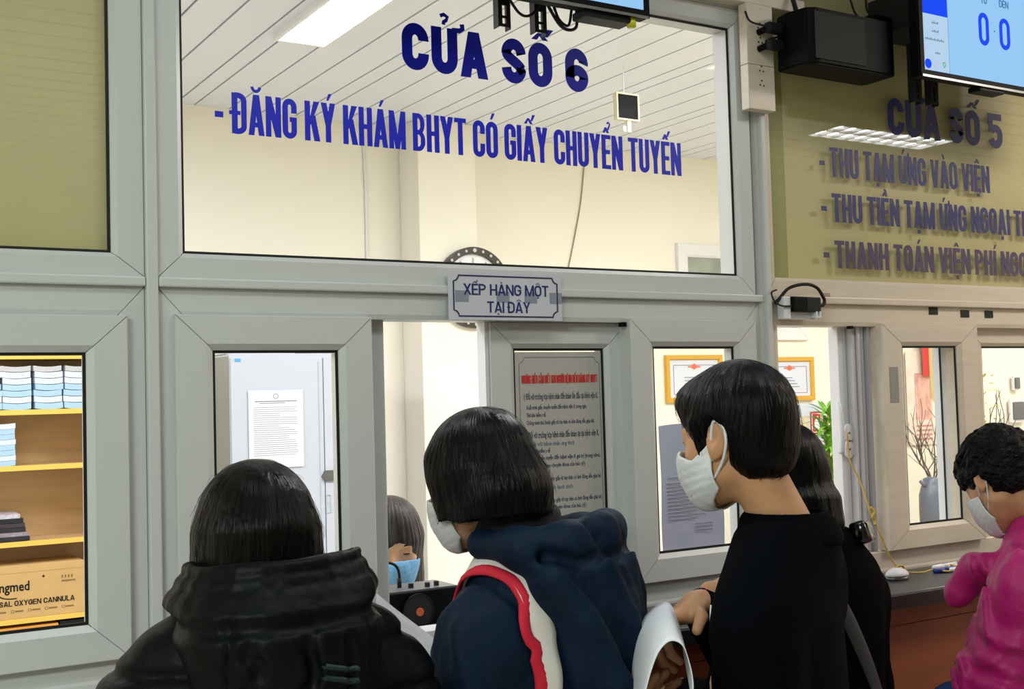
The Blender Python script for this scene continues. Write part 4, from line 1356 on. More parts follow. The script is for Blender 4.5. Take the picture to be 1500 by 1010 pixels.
link_bm('cloth', bm, mat('red_cloth', (214, 60, 54), .7), t, smooth=True)
bm = bmesh.new(); cyl(bm, (-.08, .0, .275), (.08, .0, .275), .006, n=10)
link_bm('rod', bm, M['chrome'], t, smooth=True)
t = empty('yellow_curtain', (5.12, 1.9, CEIL))
tag(t, 'pale yellow gathered curtain with a pointed hem behind the cream sash', 'curtain')
bm = bmesh.new()
n = 40
top, low = [], []
for i in range(n + 1):
    u = i / n
    x = -.06 + .15 * u
    yy = .02 * math.sin(u * 30)
    hem = -1.40 - .20 * max(0, 1 - abs(u - .5) / .45) - .04 * u
    top.append(bm.verts.new((x, yy, -.02))); low.append(bm.verts.new((x, yy * 1.2, hem)))
for i in range(n):
    bm.faces.new((low[i], low[i + 1], top[i + 1], top[i]))
link_bm('cloth', bm, mat('yellow_curtain_cloth', (230, 208, 150), .8), t, smooth=True)
bm = bmesh.new(); box(bm, -.09, .12, -.03, .03, -.02, 0)
link_bm('track', bm, M['upvc_w'], t)
for (x, z, w, h, lab) in ((7.24, 1.55, .07, .10, 'upper grey switch on the back wall at the right edge of the photo'), (7.24, 1.33, .16, .16, 'lower grey socket box on the back wall at the right edge of the photo')):
    t = empty('wall_switch', (x, 2.985, z)); tag(t, lab, 'switch')
    bm = bmesh.new(); box(bm, -w / 2, w / 2, -.02, .0, 0, h, bev=.004)
    link_bm('plate', bm, M['upvc_w'], t)
    bm = bmesh.new(); box(bm, -w * .36, w * .36, -.03, -.0205, h * .12, h * .88, bev=.004)
    link_bm('cover', bm, mat('grey_cover', (96, 100, 104), .4), t)
# ------------------------------------------------------------------ implicit-surface modelling (smooth unions, meshed with surface nets)
class Field:
    def __init__(self, lo, hi, h):
        self.lo = np.array(lo, np.float32)
        self.h = h
        n = np.ceil((np.array(hi) - np.array(lo)) / h).astype(int) + 1
        self.n = n
        self.ax = [(lo[i] + h * np.arange(n[i])).astype(np.float32) for i in range(3)]
        self.A = np.full(n, 0.2, np.float32)

    def sub(self, lo, hi):
        s = []
        for i in range(3):
            a = int(max(0, math.floor((lo[i] - self.lo[i]) / self.h)))
            b = int(min(self.n[i], math.ceil((hi[i] - self.lo[i]) / self.h) + 1))
            if b <= a:
                return None, None, None, None
            s.append(slice(a, b))
        s = tuple(s)
        return s, self.ax[0][s[0]][:, None, None], self.ax[1][s[1]][None, :, None], self.ax[2][s[2]][None, None, :]

    def put(self, s, d, k=0.02, op='add'):
        a = self.A[s]
        if op == 'add':
            if k > 0:
                hh = np.maximum(k - np.abs(a - d), 0) / k
                self.A[s] = np.minimum(a, d) - hh * hh * k * .25
            else:
                self.A[s] = np.minimum(a, d)
        elif op == 'sub':
            d = -d
            if k > 0:
                hh = np.maximum(k - np.abs(a - d), 0) / k
                self.A[s] = np.maximum(a, d) + hh * hh * k * .25
            else:
                self.A[s] = np.maximum(a, d)
        elif op == 'and':
            self.A[s] = np.maximum(a, d)

    def cap(self, a, b, ra, rb=None, k=0.02, op='add', flat=None, q=1.0):
        rb = ra if rb is None else rb
        a, b = np.array(a, float), np.array(b, float)
        m = max(ra, rb) / min(q, 1) * 1.0 + k + 2 * self.h
        s, X, Y, Z = self.sub(np.minimum(a, b) - m, np.maximum(a, b) + m)
        if s is None:
            return
        px, py, pz = X - a[0], Y - a[1], Z - a[2]
        bx = b - a
        if flat is not None:
            f = np.array(flat, float); f /= np.linalg.norm(f)
            c = (px * f[0] + py * f[1] + pz * f[2])
            g = 1 / q - 1
            px, py, pz = px + f[0] * c * g, py + f[1] * c * g, pz + f[2] * c * g
            bx = bx + f * (bx @ f) * g
        L = max(1e-9, bx @ bx)
        t = np.clip((px * bx[0] + py * bx[1] + pz * bx[2]) / L, 0, 1)
        d = np.sqrt((px - t * bx[0]) ** 2 + (py - t * bx[1]) ** 2 + (pz - t * bx[2]) ** 2) - (ra + (rb - ra) * t)
        self.put(s, d, k, op)

    def path(self, pts, r0, r1=None, k=0.01, op='add'):
        r1 = r0 if r1 is None else r1
        n = len(pts) - 1
        for i in range(n):
            self.cap(pts[i], pts[i + 1], r0 + (r1 - r0) * i / n, r0 + (r1 - r0) * (i + 1) / n, k, op)

    def ell(self, c, r, rot=None, k=0.02, op='add'):
        c, r = np.array(c, float), np.array(r, float)
        m = r.max() + k + 2 * self.h
        s, X, Y, Z = self.sub(c - m, c + m)
        if s is None:
            return
        px, py, pz = X - c[0], Y - c[1], Z - c[2]
        if rot is not None:
            R = np.array(rot).T
            px, py, pz = (R[0, 0] * px + R[0, 1] * py + R[0, 2] * pz, R[1, 0] * px + R[1, 1] * py + R[1, 2] * pz, R[2, 0] * px + R[2, 1] * py + R[2, 2] * pz)
        k0 = np.sqrt((px / r[0]) ** 2 + (py / r[1]) ** 2 + (pz / r[2]) ** 2)
        k1 = np.sqrt((px / r[0] ** 2) ** 2 + (py / r[1] ** 2) ** 2 + (pz / r[2] ** 2) ** 2)
        d = k0 * (k0 - 1) / np.maximum(k1, 1e-6)
        self.put(s, d, k, op)

    def loft(self, rows, k=0.02, op='add', e=2.0):
        """rows: (z, cx, cy, rx, ry) of stacked oval sections."""
        R = np.array(rows, float)
        R = R[np.argsort(R[:, 0])]
        mx = max(R[:, 3].max(), R[:, 4].max()) + k + .03
        lo = (R[:, 1].min() - mx, R[:, 2].min() - mx, R[0, 0] - .06)
        hi = (R[:, 1].max() + mx, R[:, 2].max() + mx, R[-1, 0] + .06)
        s, X, Y, Z = self.sub(lo, hi)
        if s is None:
            return
        zz = Z.ravel()
        fine = np.linspace(R[0, 0], R[-1, 0], 200)
        w = np.hanning(25); w /= w.sum()
        cols = []
        for c in range(1, 5):
            v = np.interp(fine, R[:, 0], R[:, c])
            v = np.convolve(np.pad(v, 12, mode='edge'), w, 'valid')
            cols.append(np.interp(zz, fine, v)[None, None, :].astype(np.float32))
        cx, cy, rx, ry = cols
        qx, qy = np.abs((X - cx) / rx), np.abs((Y - cy) / ry)
        d = ((qx ** e + qy ** e) ** (1 / e) - 1) * np.minimum(rx, ry)
        o = np.maximum(R[0, 0] - Z, Z - R[-1, 0])
        r = .02
        a, b = np.maximum(d + r, 0), np.maximum(o + r, 0)
        d = np.minimum(np.maximum(d, o) + r, 0) + np.sqrt(a * a + b * b) - r
        self.put(s, d, k, op)

    def grid(self):
        return self.ax[0][:, None, None], self.ax[1][None, :, None], self.ax[2][None, None, :]

    def displace(self, fn):
        X, Y, Z = self.grid()
        near = np.abs(self.A) < 0.06
        D = np.broadcast_to(fn(X, Y, Z), self.A.shape)
        self.A = np.where(near, self.A + D, self.A).astype(np.float32)

    def clip(self, fn):
        X, Y, Z = self.grid()
        self.A = np.maximum(self.A, np.broadcast_to(fn(X, Y, Z), self.A.shape)).astype(np.float32)

    def sample(self, p):
        q = (np.array(p) - self.lo) / self.h
        i = np.clip(np.floor(q).astype(int), 0, self.n - 2)
        f = q - i
        v = 0
        for a in (0, 1):
            for b in (0, 1):
                for c in (0, 1):
                    v += self.A[i[0] + a, i[1] + b, i[2] + c] * (f[0] if a else 1 - f[0]) * (f[1] if b else 1 - f[1]) * (f[2] if c else 1 - f[2])
        return v

    def push(self, p, off):
        """Move a point onto the surface at distance off."""
        p = np.array(p, float)
        for _ in range(12):
            e = self.h
            g = np.array([self.sample(p + np.eye(3)[i] * e) - self.sample(p - np.eye(3)[i] * e) for i in range(3)])
            n = np.linalg.norm(g)
            if n < 1e-6:
                break
            p -= g / n * (self.sample(p) - off) * .8
        return p, g / max(n, 1e-9)

    def mesh(self):
        A = self.A
        A[0], A[-1] = np.maximum(A[0], .001), np.maximum(A[-1], .001)
        A[:, 0], A[:, -1] = np.maximum(A[:, 0], .001), np.maximum(A[:, -1], .001)
        A[:, :, 0], A[:, :, -1] = np.maximum(A[:, :, 0], .001), np.maximum(A[:, :, -1], .001)
        n = self.n
        cn = n - 1
        NC = int(np.prod(cn))
        S = np.zeros((NC, 3)); W = np.zeros(NC)
        ins = A < 0
        edges = []
        for ax in range(3):
            s0 = [slice(None)] * 3; s1 = [slice(None)] * 3
            s0[ax] = slice(0, -1); s1[ax] = slice(1, None)
            a, b = A[tuple(s0)], A[tuple(s1)]
            m = ins[tuple(s0)] != ins[tuple(s1)]
            idx = np.argwhere(m)
            av, bv = a[m], b[m]
            t = av / (av - bv)
            pos = idx.astype(float); pos[:, ax] += t
            o1, o2 = [(1, 2), (2, 0), (0, 1)][ax]
            cells = []
            for (u, v) in ((0, 0), (-1, 0), (-1, -1), (0, -1)):
                c = idx.copy(); c[:, o1] += u; c[:, o2] += v
                ok = np.all((c >= 0) & (c < cn), axis=1)
                li = (c[:, 0] * cn[1] + c[:, 1]) * cn[2] + c[:, 2]
                li = np.where(ok, li, -1)
                cells.append(li)
                g = li[ok]
                for d in range(3):
                    S[:, d] += np.bincount(g, weights=pos[ok, d], minlength=NC)
                W += np.bincount(g, minlength=NC)
            edges.append((np.stack(cells, 1), av < 0))
        used = np.nonzero(W)[0]
        mp = np.full(NC, -1); mp[used] = np.arange(len(used))
        V = S[used] / W[used][:, None] * self.h + self.lo
        F = []
        for cells, neg in edges:
            ok = np.all(cells >= 0, axis=1)
            q = mp[cells[ok]]
            ng = neg[ok]
            F.append(np.where(ng[:, None], q, q[:, ::-1]))
        return V, np.concatenate(F)

def build_mesh(name, parts):
    """parts: list of (V, F) joined into one mesh datablock."""
    Vs, Fs, o = [], [], 0
    for V, F in parts:
        Vs.append(V); Fs.append(F + o); o += len(V)
    V = np.concatenate(Vs).astype(np.float32); F = np.concatenate(Fs).astype(np.int32)
    me = bpy.data.meshes.new(name)
    me.vertices.add(len(V)); me.vertices.foreach_set('co', V.ravel())
    me.loops.add(F.size); me.loops.foreach_set('vertex_index', F.ravel())
    me.polygons.add(len(F)); me.polygons.foreach_set('loop_start', np.arange(0, F.size, 4, dtype=np.int32))
    me.update(calc_edges=True)
    me.validate()
    return me

def waves(seed, fx, fy, fz, n=7):
    rnd = np.random.RandomState(seed)
    K = rnd.normal(size=(n, 3)) * np.array([fx, fy, fz])
    ph = rnd.uniform(0, 6.28, n)
    def f(X, Y, Z):
        r = 0
        for i in range(n):
            r = r + np.sin(K[i, 0] * X + K[i, 1] * Y + K[i, 2] * Z + ph[i])
        return r / n
    return f

def rotm(yaw=0, pitch=0, roll=0):
    """yaw: + turns left; pitch: + looks down; roll: + leans the head to its right."""
    a, b, c = math.radians(yaw), math.radians(pitch), math.radians(roll)
    Rz = np.array([[math.cos(a), -math.sin(a), 0], [math.sin(a), math.cos(a), 0], [0, 0, 1]])
    Rx = np.array([[1, 0, 0], [0, math.cos(b), math.sin(b)], [0, -math.sin(b), math.cos(b)]])
    Ry = np.array([[math.cos(c), 0, math.sin(c)], [0, 1, 0], [-math.sin(c), 0, math.cos(c)]])
    return Rz @ Rx @ Ry

# --- head (x right, y forward, z up; origin between the ears)
def head_prims(F, neck=True, ears=True, neck_to=(0, -.045, -.20)):
    F.ell((0, -.012, .032), (.074, .093, .086), k=.03)
    F.ell((0, .030, -.028), (.060, .062, .086), k=.04)
    for s in (-1, 1):
        F.cap((s * .050, -.002, -.062), (s * .014, .072, -.098), .018, .018, k=.035)
        F.ell((s * .036, .058, -.030), (.024, .022, .026), k=.025)
    F.cap((-.034, .079, .016), (.034, .079, .016), .011, k=.022)
    F.cap((0, .084, .008), (0, .108, -.030), .007, .0105, k=.016)
    for s in (-1, 1):
        F.ell((s * .012, .097, -.034), (.009, .010, .008), k=.010)
        F.ell((s * .031, .104, .000), (.017, .014, .012), k=.012, op='sub')
        F.ell((s * .031, .080, .000), (.0135, .012, .010), k=.006)
    F.cap((-.017, .090, -.060), (.017, .090, -.060), .006, k=.010)
    F.cap((-.014, .089, -.071), (.014, .089, -.071), .0065, k=.010)
    F.cap((-.012, .098, -.0655), (.012, .098, -.0655), .002, k=.003, op='sub')
    if neck:
        F.cap((0, -.028, -.05), neck_to, .046, .054, k=.03)
    if ears:
        for s in (-1, 1):
            R = rotm(s * -18, -12)
            F.ell((s * .076, -.014, -.004), (.009, .020, .033), rot=R, k=.006)
            F.ell((s * .086, -.008, .002), (.007, .011, .019), rot=R, k=.005, op='sub')
            F.ell((s * .077, -.004, -.030), (.006, .009, .010), k=.006)

def head_mesh(neck_to):
    F = Field((-.11, -.16, -.235), (.11, .13, .135), .0035)
    head_prims(F, True, True, neck_to)
    return F

def mask_field(style):
    F = Field((-.105, -.09, -.15), (.105, .145, .06), .0028)
    head_prims(F, False, False)
    F.ell((0, .062, -.052), (.048, .056, .050), k=.03)
    sh = np.abs(F.A - .006) - .0022
    F.A = sh.astype(np.float32)
    if style == 'cloth':      # soft cloth mask reaching the ear with a cut-out loop
        def reg(X, Y, Z):
            ax = np.abs(X)
            top = Z - (-.022 - .30 * (.095 - Y) + .9 * np.maximum(.05 - Y, 0))
            low = (-.130 + .80 * np.maximum(.055 - Y, 0)) - Z
            back = (.004) - Y
            return np.maximum(np.maximum(top, low), back)
    else:
        def reg(X, Y, Z):
            top = Z - (-.016 - .28 * (.100 - Y))
            low = (-.130 + .70 * np.maximum(.065 - Y, 0)) - Z
            back = .026 - Y
            return np.maximum(np.maximum(top, low), back)
    F.clip(reg)
    wv = waves(3, 20, 20, 160, 5)
    F.displace(lambda X, Y, Z: .0008 * wv(X, Y, Z) + .00025 * np.sin(Z * 420 + Y * 60))
    return F

def ear_loop(side, style):
    s = side
    if style == 'cloth':
        return [(s * .071, .006, -.040), (s * .0795, -.004, .000), (s * .082, -.016, .028), (s * .085, -.036, .014), (s * .084, -.038, -.012), (s * .077, -.020, -.044), (s * .070, .006, -.070)]
    return [(s * .066, .026, -.036), (s * .076, .006, -.004), (s * .080, -.016, .026), (s * .083, -.036, .010), (s * .080, -.030, -.024), (s * .070, .000, -.060), (s * .062, .026, -.078)]

def strands(n1=44, n2=95, amp=.0022, tilt=0.0):
    def f(X, Y, Z):
        th = np.arctan2(X, Y + .03) + tilt * Z
        rr = np.sqrt(X * X + (Y + .03) ** 2)
        g = np.clip(rr / .05, 0, 1)
        return g * amp * (np.sin(n1 * th + 3 * np.sin(7 * th + Z * 14)) * .6 + np.sin(n2 * th + 4 * np.sin(5 * th) + Z * 20) * .4)
    return f

def hair_field(style, seed=0):
    if style == 'short':
        F = Field((-.12, -.16, -.13), (.12, .13, .165), .003)
        F.ell((0, -.014, .040), (.090, .107, .098), k=.02)
        F.ell((0, -.052, -.018), (.074, .062, .072), k=.03)
        F.ell((0, .060, .070), (.062, .045, .040), k=.03)
        F.ell((0, .125, -.050), (.078, .070, .100), k=.012, op='sub')
        for s in (-1, 1):
            F.ell((s * .092, -.010, -.024), (.036, .030, .056), k=.008, op='sub')
            F.cap((s * .073, .036, .03), (s * .072, .030, -.026), .009, .004, k=.012)
        wv = waves(5, 90, 90, 10, 6)
        F.clip(lambda X, Y, Z: (-.082 - .10 * (Y + .05) + .010 * wv(X, Y, 0 * Z)) - Z)
        F.displace(strands(36, 70, .0010, 3))
    elif style == 'curly':
        F = Field((-.125, -.16, -.13), (.125, .13, .165), .003)
        F.ell((0, -.016, .040), (.094, .108, .096), k=.02)
        F.ell((0, -.050, -.010), (.080, .066, .072), k=.03)
        F.ell((0, .055, .060), (.070, .050, .040), k=.03)
        F.ell((0, .125, -.045), (.074, .070, .085), k=.012, op='sub')
        for s in (-1, 1):
            F.ell((s * .090, .002, -.034), (.036, .034, .044), k=.010, op='sub')
        wv = waves(9, 150, 150, 150, 14); w2 = waves(2, 60, 60, 60, 8)
        F.clip(lambda X, Y, Z: -.072 + .012 * w2(X, Y, Z) - Z)
        F.displace(lambda X, Y, Z: .012 * wv(X, Y, Z) + .008 * w2(X, Y, Z))
    elif style == 'bob':
        F = Field((-.135, -.18, -.17), (.135, .13, .165), .003)
        F.ell((0, -.016, .036), (.094, .110, .100), k=.02)
        F.loft([(-.125, 0, -.034, .086, .086), (-.095, 0, -.034, .099, .100), (-.05, 0, -.030, .099, .108), (.03, 0, -.016, .093, .106)], k=.03)
        F.ell((0, -.075, -.035), (.082, .068, .060), k=.03)
        F.ell((0, .125, -.075), (.064, .082, .165), k=.012, op='sub')
        for s in (-1, 1):
            F.cap((s * .062, .040, .050), (s * .082, .028, -.12), .018, .012, k=.03)
        wv = waves(5, 110, 110, 10, 8)
        F.clip(lambda X, Y, Z: (-.080 + .16 * (Y + .03) + .010 * wv(X * .6, Y * .6, 0 * Z)) - Z)
        F.cap((0, -.03, -.05), (0, -.045, -.2), .052, .058, k=.01, op='sub')
        F.displace(strands(40, 88, .0011, 2))
    elif style == 'long':
        F = Field((-.14, -.18, -.26), (.14, .13, .165), .0035)
        F.ell((0, -.014, .036), (.090, .108, .098), k=.02)
        F.loft([(-.235, 0, -.05, .105, .080), (-.12, 0, -.040, .106, .092), (-.04, 0, -.026, .100, .102), (.04, 0, -.016, .090, .106)], k=.03)
        F.ell((0, .125, -.075), (.060, .085, .20), k=.012, op='sub')
        F.cap((0, -.01, -.05), (0, .0, -.26), .052, .056, k=.01, op='sub')
        F.displace(strands(36, 80, .0012, 2))
    elif style == 'fringe':
        F = Field((-.135, -.16, -.21), (.135, .14, .165), .0032)
        F.ell((0, -.012, .036), (.088, .108, .096), k=.02)
        F.loft([(-.185, 0, -.03, .100, .075), (-.10, 0, -.028, .100, .088), (-.03, 0, -.02, .094, .100), (.04, 0, -.012, .088, .105)], k=.03)
        F.ell((-.012, .140, -.085), (.060, .094, .135), k=.008, op='sub')
        F.cap((0, .01, -.05), (0, .02, -.22), .050, .054, k=.01, op='sub')
        F.displace(strands(40, 85, .0012, 0))
    elif style == 'tied':
        F = Field((-.125, -.21, -.17), (.125, .13, .165), .003)
        F.ell((0, -.014, .036), (.086, .105, .095), k=.02)
        F.ell((0, -.050, -.02), (.076, .066, .075), k=.03)
        F.loft([(-.16, 0, -.085, .055, .040), (-.10, 0, -.085, .070, .055), (-.03, 0, -.07, .080, .062)], k=.03)
        F.ell((0, .125, -.055), (.068, .075, .10), k=.012, op='sub')
        F.displace(strands(36, 76, .0011, 1))
    return F

def T(V, R, o):
    return V @ np.array(R).T + np.array(o)

def hand_mesh(W, d, n, side, curl=(35, 45, 30), spread=.2, scale=1.0, thumb=(.55, .75, .35)):
    """W wrist, d direction of the fingers, n palm normal (palm faces n), side = +1 thumb towards d x n."""
    W = np.array(W, float); d = np.array(d, float); d /= np.linalg.norm(d)
    n = np.array(n, float); n -= d * (n @ d); n /= np.linalg.norm(n)
    t = np.cross(d, n) * side
    m = .13 * scale
    lo = W - .16 * scale; hi = W + .16 * scale
    F = Field(np.minimum(lo, lo + d * .06), np.maximum(hi, hi + d * .06), .003)
    s_ = scale
    bases = [W + d * (.086 + q) * s_ + t * o * s_ for o, q in ((.030, -.003), (.010, .003), (-.010, .000), (-.028, -.009))]
    for b in bases:
        F.cap(W + d * .012 * s_ + (b - W) @ t * t * .55, b, .0145 * s_, .0115 * s_, k=.014)
    F.cap(W - d * .07 * s_, W + d * .01, .0235 * s_, .0225 * s_, k=.02, flat=n, q=.8)
    F.cap(W + d * .015 * s_ + t * .014 * s_, W + d * .045 * s_ + t * .028 * s_ + n * .006, .016 * s_, .014 * s_, k=.02)
    for i, (b, L) in enumerate(zip(bases, ((.040, .024, .019), (.045, .028, .020), (.041, .026, .020), (.032, .019, .017)))):
        dd = d + t * spread * (.30, .08, -.10, -.30)[i]
        dd /= np.linalg.norm(dd)
        ang = 0
        p = b
        r = (.0098, .0100, .0095, .0085)[i] * s_
        for j in range(3):
            ang += math.radians(curl[j] * (1 + .08 * i))
            v = dd * math.cos(ang) + n * math.sin(ang)
            q = p + v * L[j] * s_
            F.cap(p, q, r, r * .88, k=.004)
            p = q; r *= .88
    tb = W + d * .028 * s_ + t * .026 * s_ + n * .004
    tv_ = d * thumb[0] + t * thumb[1] + n * thumb[2]; tv_ /= np.linalg.norm(tv_)
    t2 = d * (thumb[0] + .5) + t * thumb[1] * .4 + n * (thumb[2] + .2); t2 /= np.linalg.norm(t2)
    F.cap(tb, tb + tv_ * .040 * s_, .0135 * s_, .0108 * s_, k=.010)
    F.cap(tb + tv_ * .040 * s_, tb + tv_ * .040 * s_ + t2 * .030 * s_, .0108 * s_, .0088 * s_, k=.004)
    return F.mesh()

def person(label, pos, yaw, H, skin, head, arms, seat=False, dz=0.0, hands=True, group=None):
    """Body as one mesh: torso, legs and arms, the head with face and neck, and both hands.
    head = dict(o=head origin in body space, R=rotation); arms = {'L': (S, E, W, d, n, curl), 'R': ...}."""
    s = H / 1.60
    F = Field((-.36, -.34, 0), (.36, .52, 1.45 * s), .010)
    F.loft([(.80 * s + dz, 0, 0, .138, .088), (.92 * s + dz, 0, 0, .126, .080), (1.02 * s + dz, 0, 0, .112, .074), (1.14 * s + dz, 0, -.005, .118, .074), (1.23 * s + dz, 0, -.012, .112, .072), (1.30 * s + dz, 0, -.02, .062, .052)], k=.03)
    for q in (-1, 1):
        if seat:
            hp, kn, an = (q * .085, .0, .84 * s + dz), (q * .10, .34, .54), (q * .10, .30, .20)
        else:
            hp, kn, an = (q * .085, 0, .84 * s), (q * .088, .015, .46 * s), (q * .09, -.02, .08)
        F.cap(hp, kn, .080, .055, k=.04)
        F.cap(kn, an, .054, .036, k=.02)
        fz = .17 if seat else .04
        F.cap((an[0], an[1], fz), (an[0] * 1.1, an[1] + .13, fz - .01), .036, .030, k=.03)
    hm = []
    for sd in 'LR':
        S, E, Wr, d, n, curl = arms[sd]
        F.cap(S, E, .046, .038, k=.04)
        Wb = np.array(Wr) - np.array(d) / np.linalg.norm(d) * .03
        F.cap(E, Wb, .038, .025, k=.02)
        if hands:
            hm.append(hand_mesh(Wr, d, n, 1 if sd == 'R' else -1, curl))
    R, o = head['R'], np.array(head['o'])
    nb = np.array([0, -.02, 1.32 * s + dz])
    hs = head.get('s', 1)
    neck_to = np.linalg.inv(R) @ (nb - o) / hs
    hf = head_mesh(tuple(neck_to))
    hV, hF = hf.mesh()
    me = build_mesh('person', [F.mesh(), (T(hV * hs, R, o), hF)] + hm)
    b = link_me('person', me, M[skin], None, smooth=True)
    b.location = pos
    b.rotation_euler = (0, 0, math.radians(yaw))
    tag(b, label, 'person', group)
    for q in (-1, 1):      # eyes and brows
        bm = bmesh.new()
        bmesh.ops.create_uvsphere(bm, u_segments=12, v_segments=8, radius=1)
        for v in bm.verts:
            c = np.array([q * .031 + v.co.x * .0105, .0885 + v.co.y * .0045, -.001 + v.co.z * .0032])
            v.co = Vector(R @ (c * hs) + o)
        link_bm('eye', bm, M['blackm'], b, smooth=True)
        bm = bmesh.new()
        tube(bm, [Vector(R @ (np.array(p) * hs) + o) for p in ((q * .014, .0905, .018), (q * .030, .090, .023), (q * .046, .080, .018))], .0028, n=6)
        link_bm('eyebrow', bm, M['hair'], b, smooth=True)
    return b

def add_hair(b, style, m, head, name='hair', sc=1.0):
    V, F = hair_field(style).mesh()
    me = build_mesh(name, [(T(V * sc * head.get('s', 1), head['R'], head['o']), F)])
    th = np.arctan2(V[:, 0], V[:, 1] + .045)
    at = me.attributes.new('strand', 'FLOAT_VECTOR', 'POINT')
    st = np.stack([np.cos(th) * 26, np.sin(th) * 26, V[:, 2] * 9], 1).astype(np.float32)
    at.data.foreach_set('vector', st.ravel())
    return link_me(name, me, M[m], b, smooth=True)

def stray_hair(b, style, m, head, n, seed, sc=1.0, zmin=-.1):
    """Loose single hairs standing a little off the hair mass."""
    F = hair_field(style)
    V, Q = hair_field(style).mesh()
    rnd = np.random.RandomState(seed)
    bm = bmesh.new()
    c = V[V[:, 2] > zmin]
    s = head.get('s', 1) * sc
    for _ in range(n):
        p = c[rnd.randint(len(c))].copy()
        pts = [p]
        wob_ = rnd.normal(size=3) * .25
        L = rnd.uniform(.05, .12)
        for k in range(5):
            r = np.array([p[0], p[1] + .03, 0]); r /= max(1e-4, np.linalg.norm(r))
            t = r * max(0, p[2] - .02) * 12 + np.array([0, 0, -1.0]) + wob_
            t /= np.linalg.norm(t)
            p, _n = F.push(p + t * L / 5, rnd.uniform(.0005, .0025) + .0012 * k * rnd.random())
            pts.append(p)
        tube(bm, [Vector(head['R'] @ (q * s) + np.array(head['o'])) for q in pts], .00045, n=4, smooth_n=3, taper=.0002)
    o = link_bm('stray_hair', bm, M[m], b, smooth=True)
    o['kind'] = 'stuff'
    return o

def add_mask(b, style, m, head):
    V, F = mask_field(style).mesh()
    R, o, hs = head['R'], np.array(head['o']), head.get('s', 1)
    k = link_me('face_mask', build_mesh('face_mask', [(T(V * hs, R, o), F)]), M[m], b, smooth=True)
    for q in (-1, 1):
        bm = bmesh.new()
        tube(bm, [Vector(R @ (np.array(p) * hs) + o) for p in ear_loop(q, style)], .0024 if style == 'cloth' else .0016, n=6)
        link_bm('ear_loop', bm, M[m], k, smooth=True)
    return k

def trousers_shoes(b, H, seat=False, m='trouser', dz=0.0):
    s = H / 1.60
    F = Field((-.24, -.2, .04), (.24, .50, .98 * s), .011)
    F.loft([(.74 * s, 0, 0, .160, .115), (.85 * s, 0, 0, .165, .118), (.96 * s, 0, 0, .148, .105)], k=.03) if not seat else F.cap((-.07, .0, .84 * s + dz), (.07, .0, .84 * s + dz), .115, k=.03)
    for q in (-1, 1):
        if seat:
            hp, kn, an = (q * .085, .0, .84 * s + dz), (q * .10, .34, .54), (q * .10, .30, .20)
        else:
            hp, kn, an = (q * .085, 0, .80 * s), (q * .088, .015, .46 * s), (q * .09, -.02, .09)
        F.cap(hp, kn, .095, .070, k=.03); F.cap(kn, an, .070, .058, k=.02)
    F.clip(lambda X, Y, Z: (.18 if seat else .07) - Z + 0 * X + 0 * Y)
    V, Q = F.mesh()
    link_me('trousers', build_mesh('trousers', [(V, Q)]), M[m], b, smooth=True)
    for q in (-1, 1):
        y0 = .30 if seat else -.02
        F = Field((q * .10 - .08, y0 - .10, -.01), (q * .10 + .08, y0 + .22, .13), .008)
        F.cap((q * .09, y0 - .03, .042), (q * .10, y0 + .14, .036), .046, .040, k=.02, flat=(0, 0, 1), q=.85)
        F.cap((q * .09, y0, .05), (q * .09, y0, .09), .048, .046, k=.02)
        F.clip(lambda X, Y, Z: -Z + 0 * X + 0 * Y)
        V, Q = F.mesh()
        V = V + np.array((0, 0, .13 if seat else 0))
        link_me('shoe', build_mesh('shoe', [(V, Q)]), M['shoe'], b, smooth=True)

def cloth(b, name, F, m, mats=None):
    V, Q = F.mesh()
    return link_me(name, build_mesh(name, [(V, Q)]), mats or M[m], b, smooth=True)

def sleeve(F, S, E, W, r, k=.03, stop=.0):
    S, E, W = (np.array(v, float) for v in (S, E, W))
    F.cap(S, E, r[0], r[1], k=k)
    F.cap(E, W - (W - E) / np.linalg.norm(W - E) * stop, r[1], r[2], k=k)

def groove(F, pts, r=.006, k=.012):
    P = [F.push(p, 0.0)[0] for p in catmull(pts, 4)]
    F.path([tuple(p) for p in P], r, k=k, op='sub')

def strap_mesh(name, F, pts, width, off, m, parent, lift=0.0):
    """A flat strap laid on the garment field F along pts."""
    P = catmull(pts, 8)
    q = [F.push(p, off) for p in P]
    bm = bmesh.new()
    prev = None
    for i, (p, n) in enumerate(q):
        a, c = q[max(i - 1, 0)][0], q[min(i + 1, len(q) - 1)][0]
        t = c - a; t /= np.linalg.norm(t)
        sd = np.cross(t, n); sd /= np.linalg.norm(sd)
        row = []
        for u in (-.5, -.25, 0, .25, .5):
            row.append(bm.verts.new(p + sd * u * width + n * (.003 - .006 * abs(u))))
        for u in (.5, -.5):
            row.append(bm.verts.new(p + sd * u * width - n * .003))
        if prev:
            for k in range(7):
                bm.faces.new((prev[k], prev[(k + 1) % 7], row[(k + 1) % 7], row[k]))
        prev = row
    return link_bm(name, bm, m, parent, smooth=True)
# ------------------------------------------------------------------ the people
OPEN = (30, 40, 25)
def rest_arms(s, dz=0.0, hw=.155, fwd=.20, down=1.02):
    """Both arms bent forward towards the counter."""
    return {'L': ((-hw, -.01, 1.275 * s + dz), (-hw - .06, .02, 1.03 * s + dz), (-hw + .03, fwd, down * s + dz), (.25, 1, .05), (.3, 0, -1), OPEN),
            'R': ((hw, -.01, 1.275 * s + dz), (hw + .06, .02, 1.03 * s + dz), (hw - .03, fwd, down * s + dz), (-.25, 1, .05), (-.3, 0, -1), OPEN)}

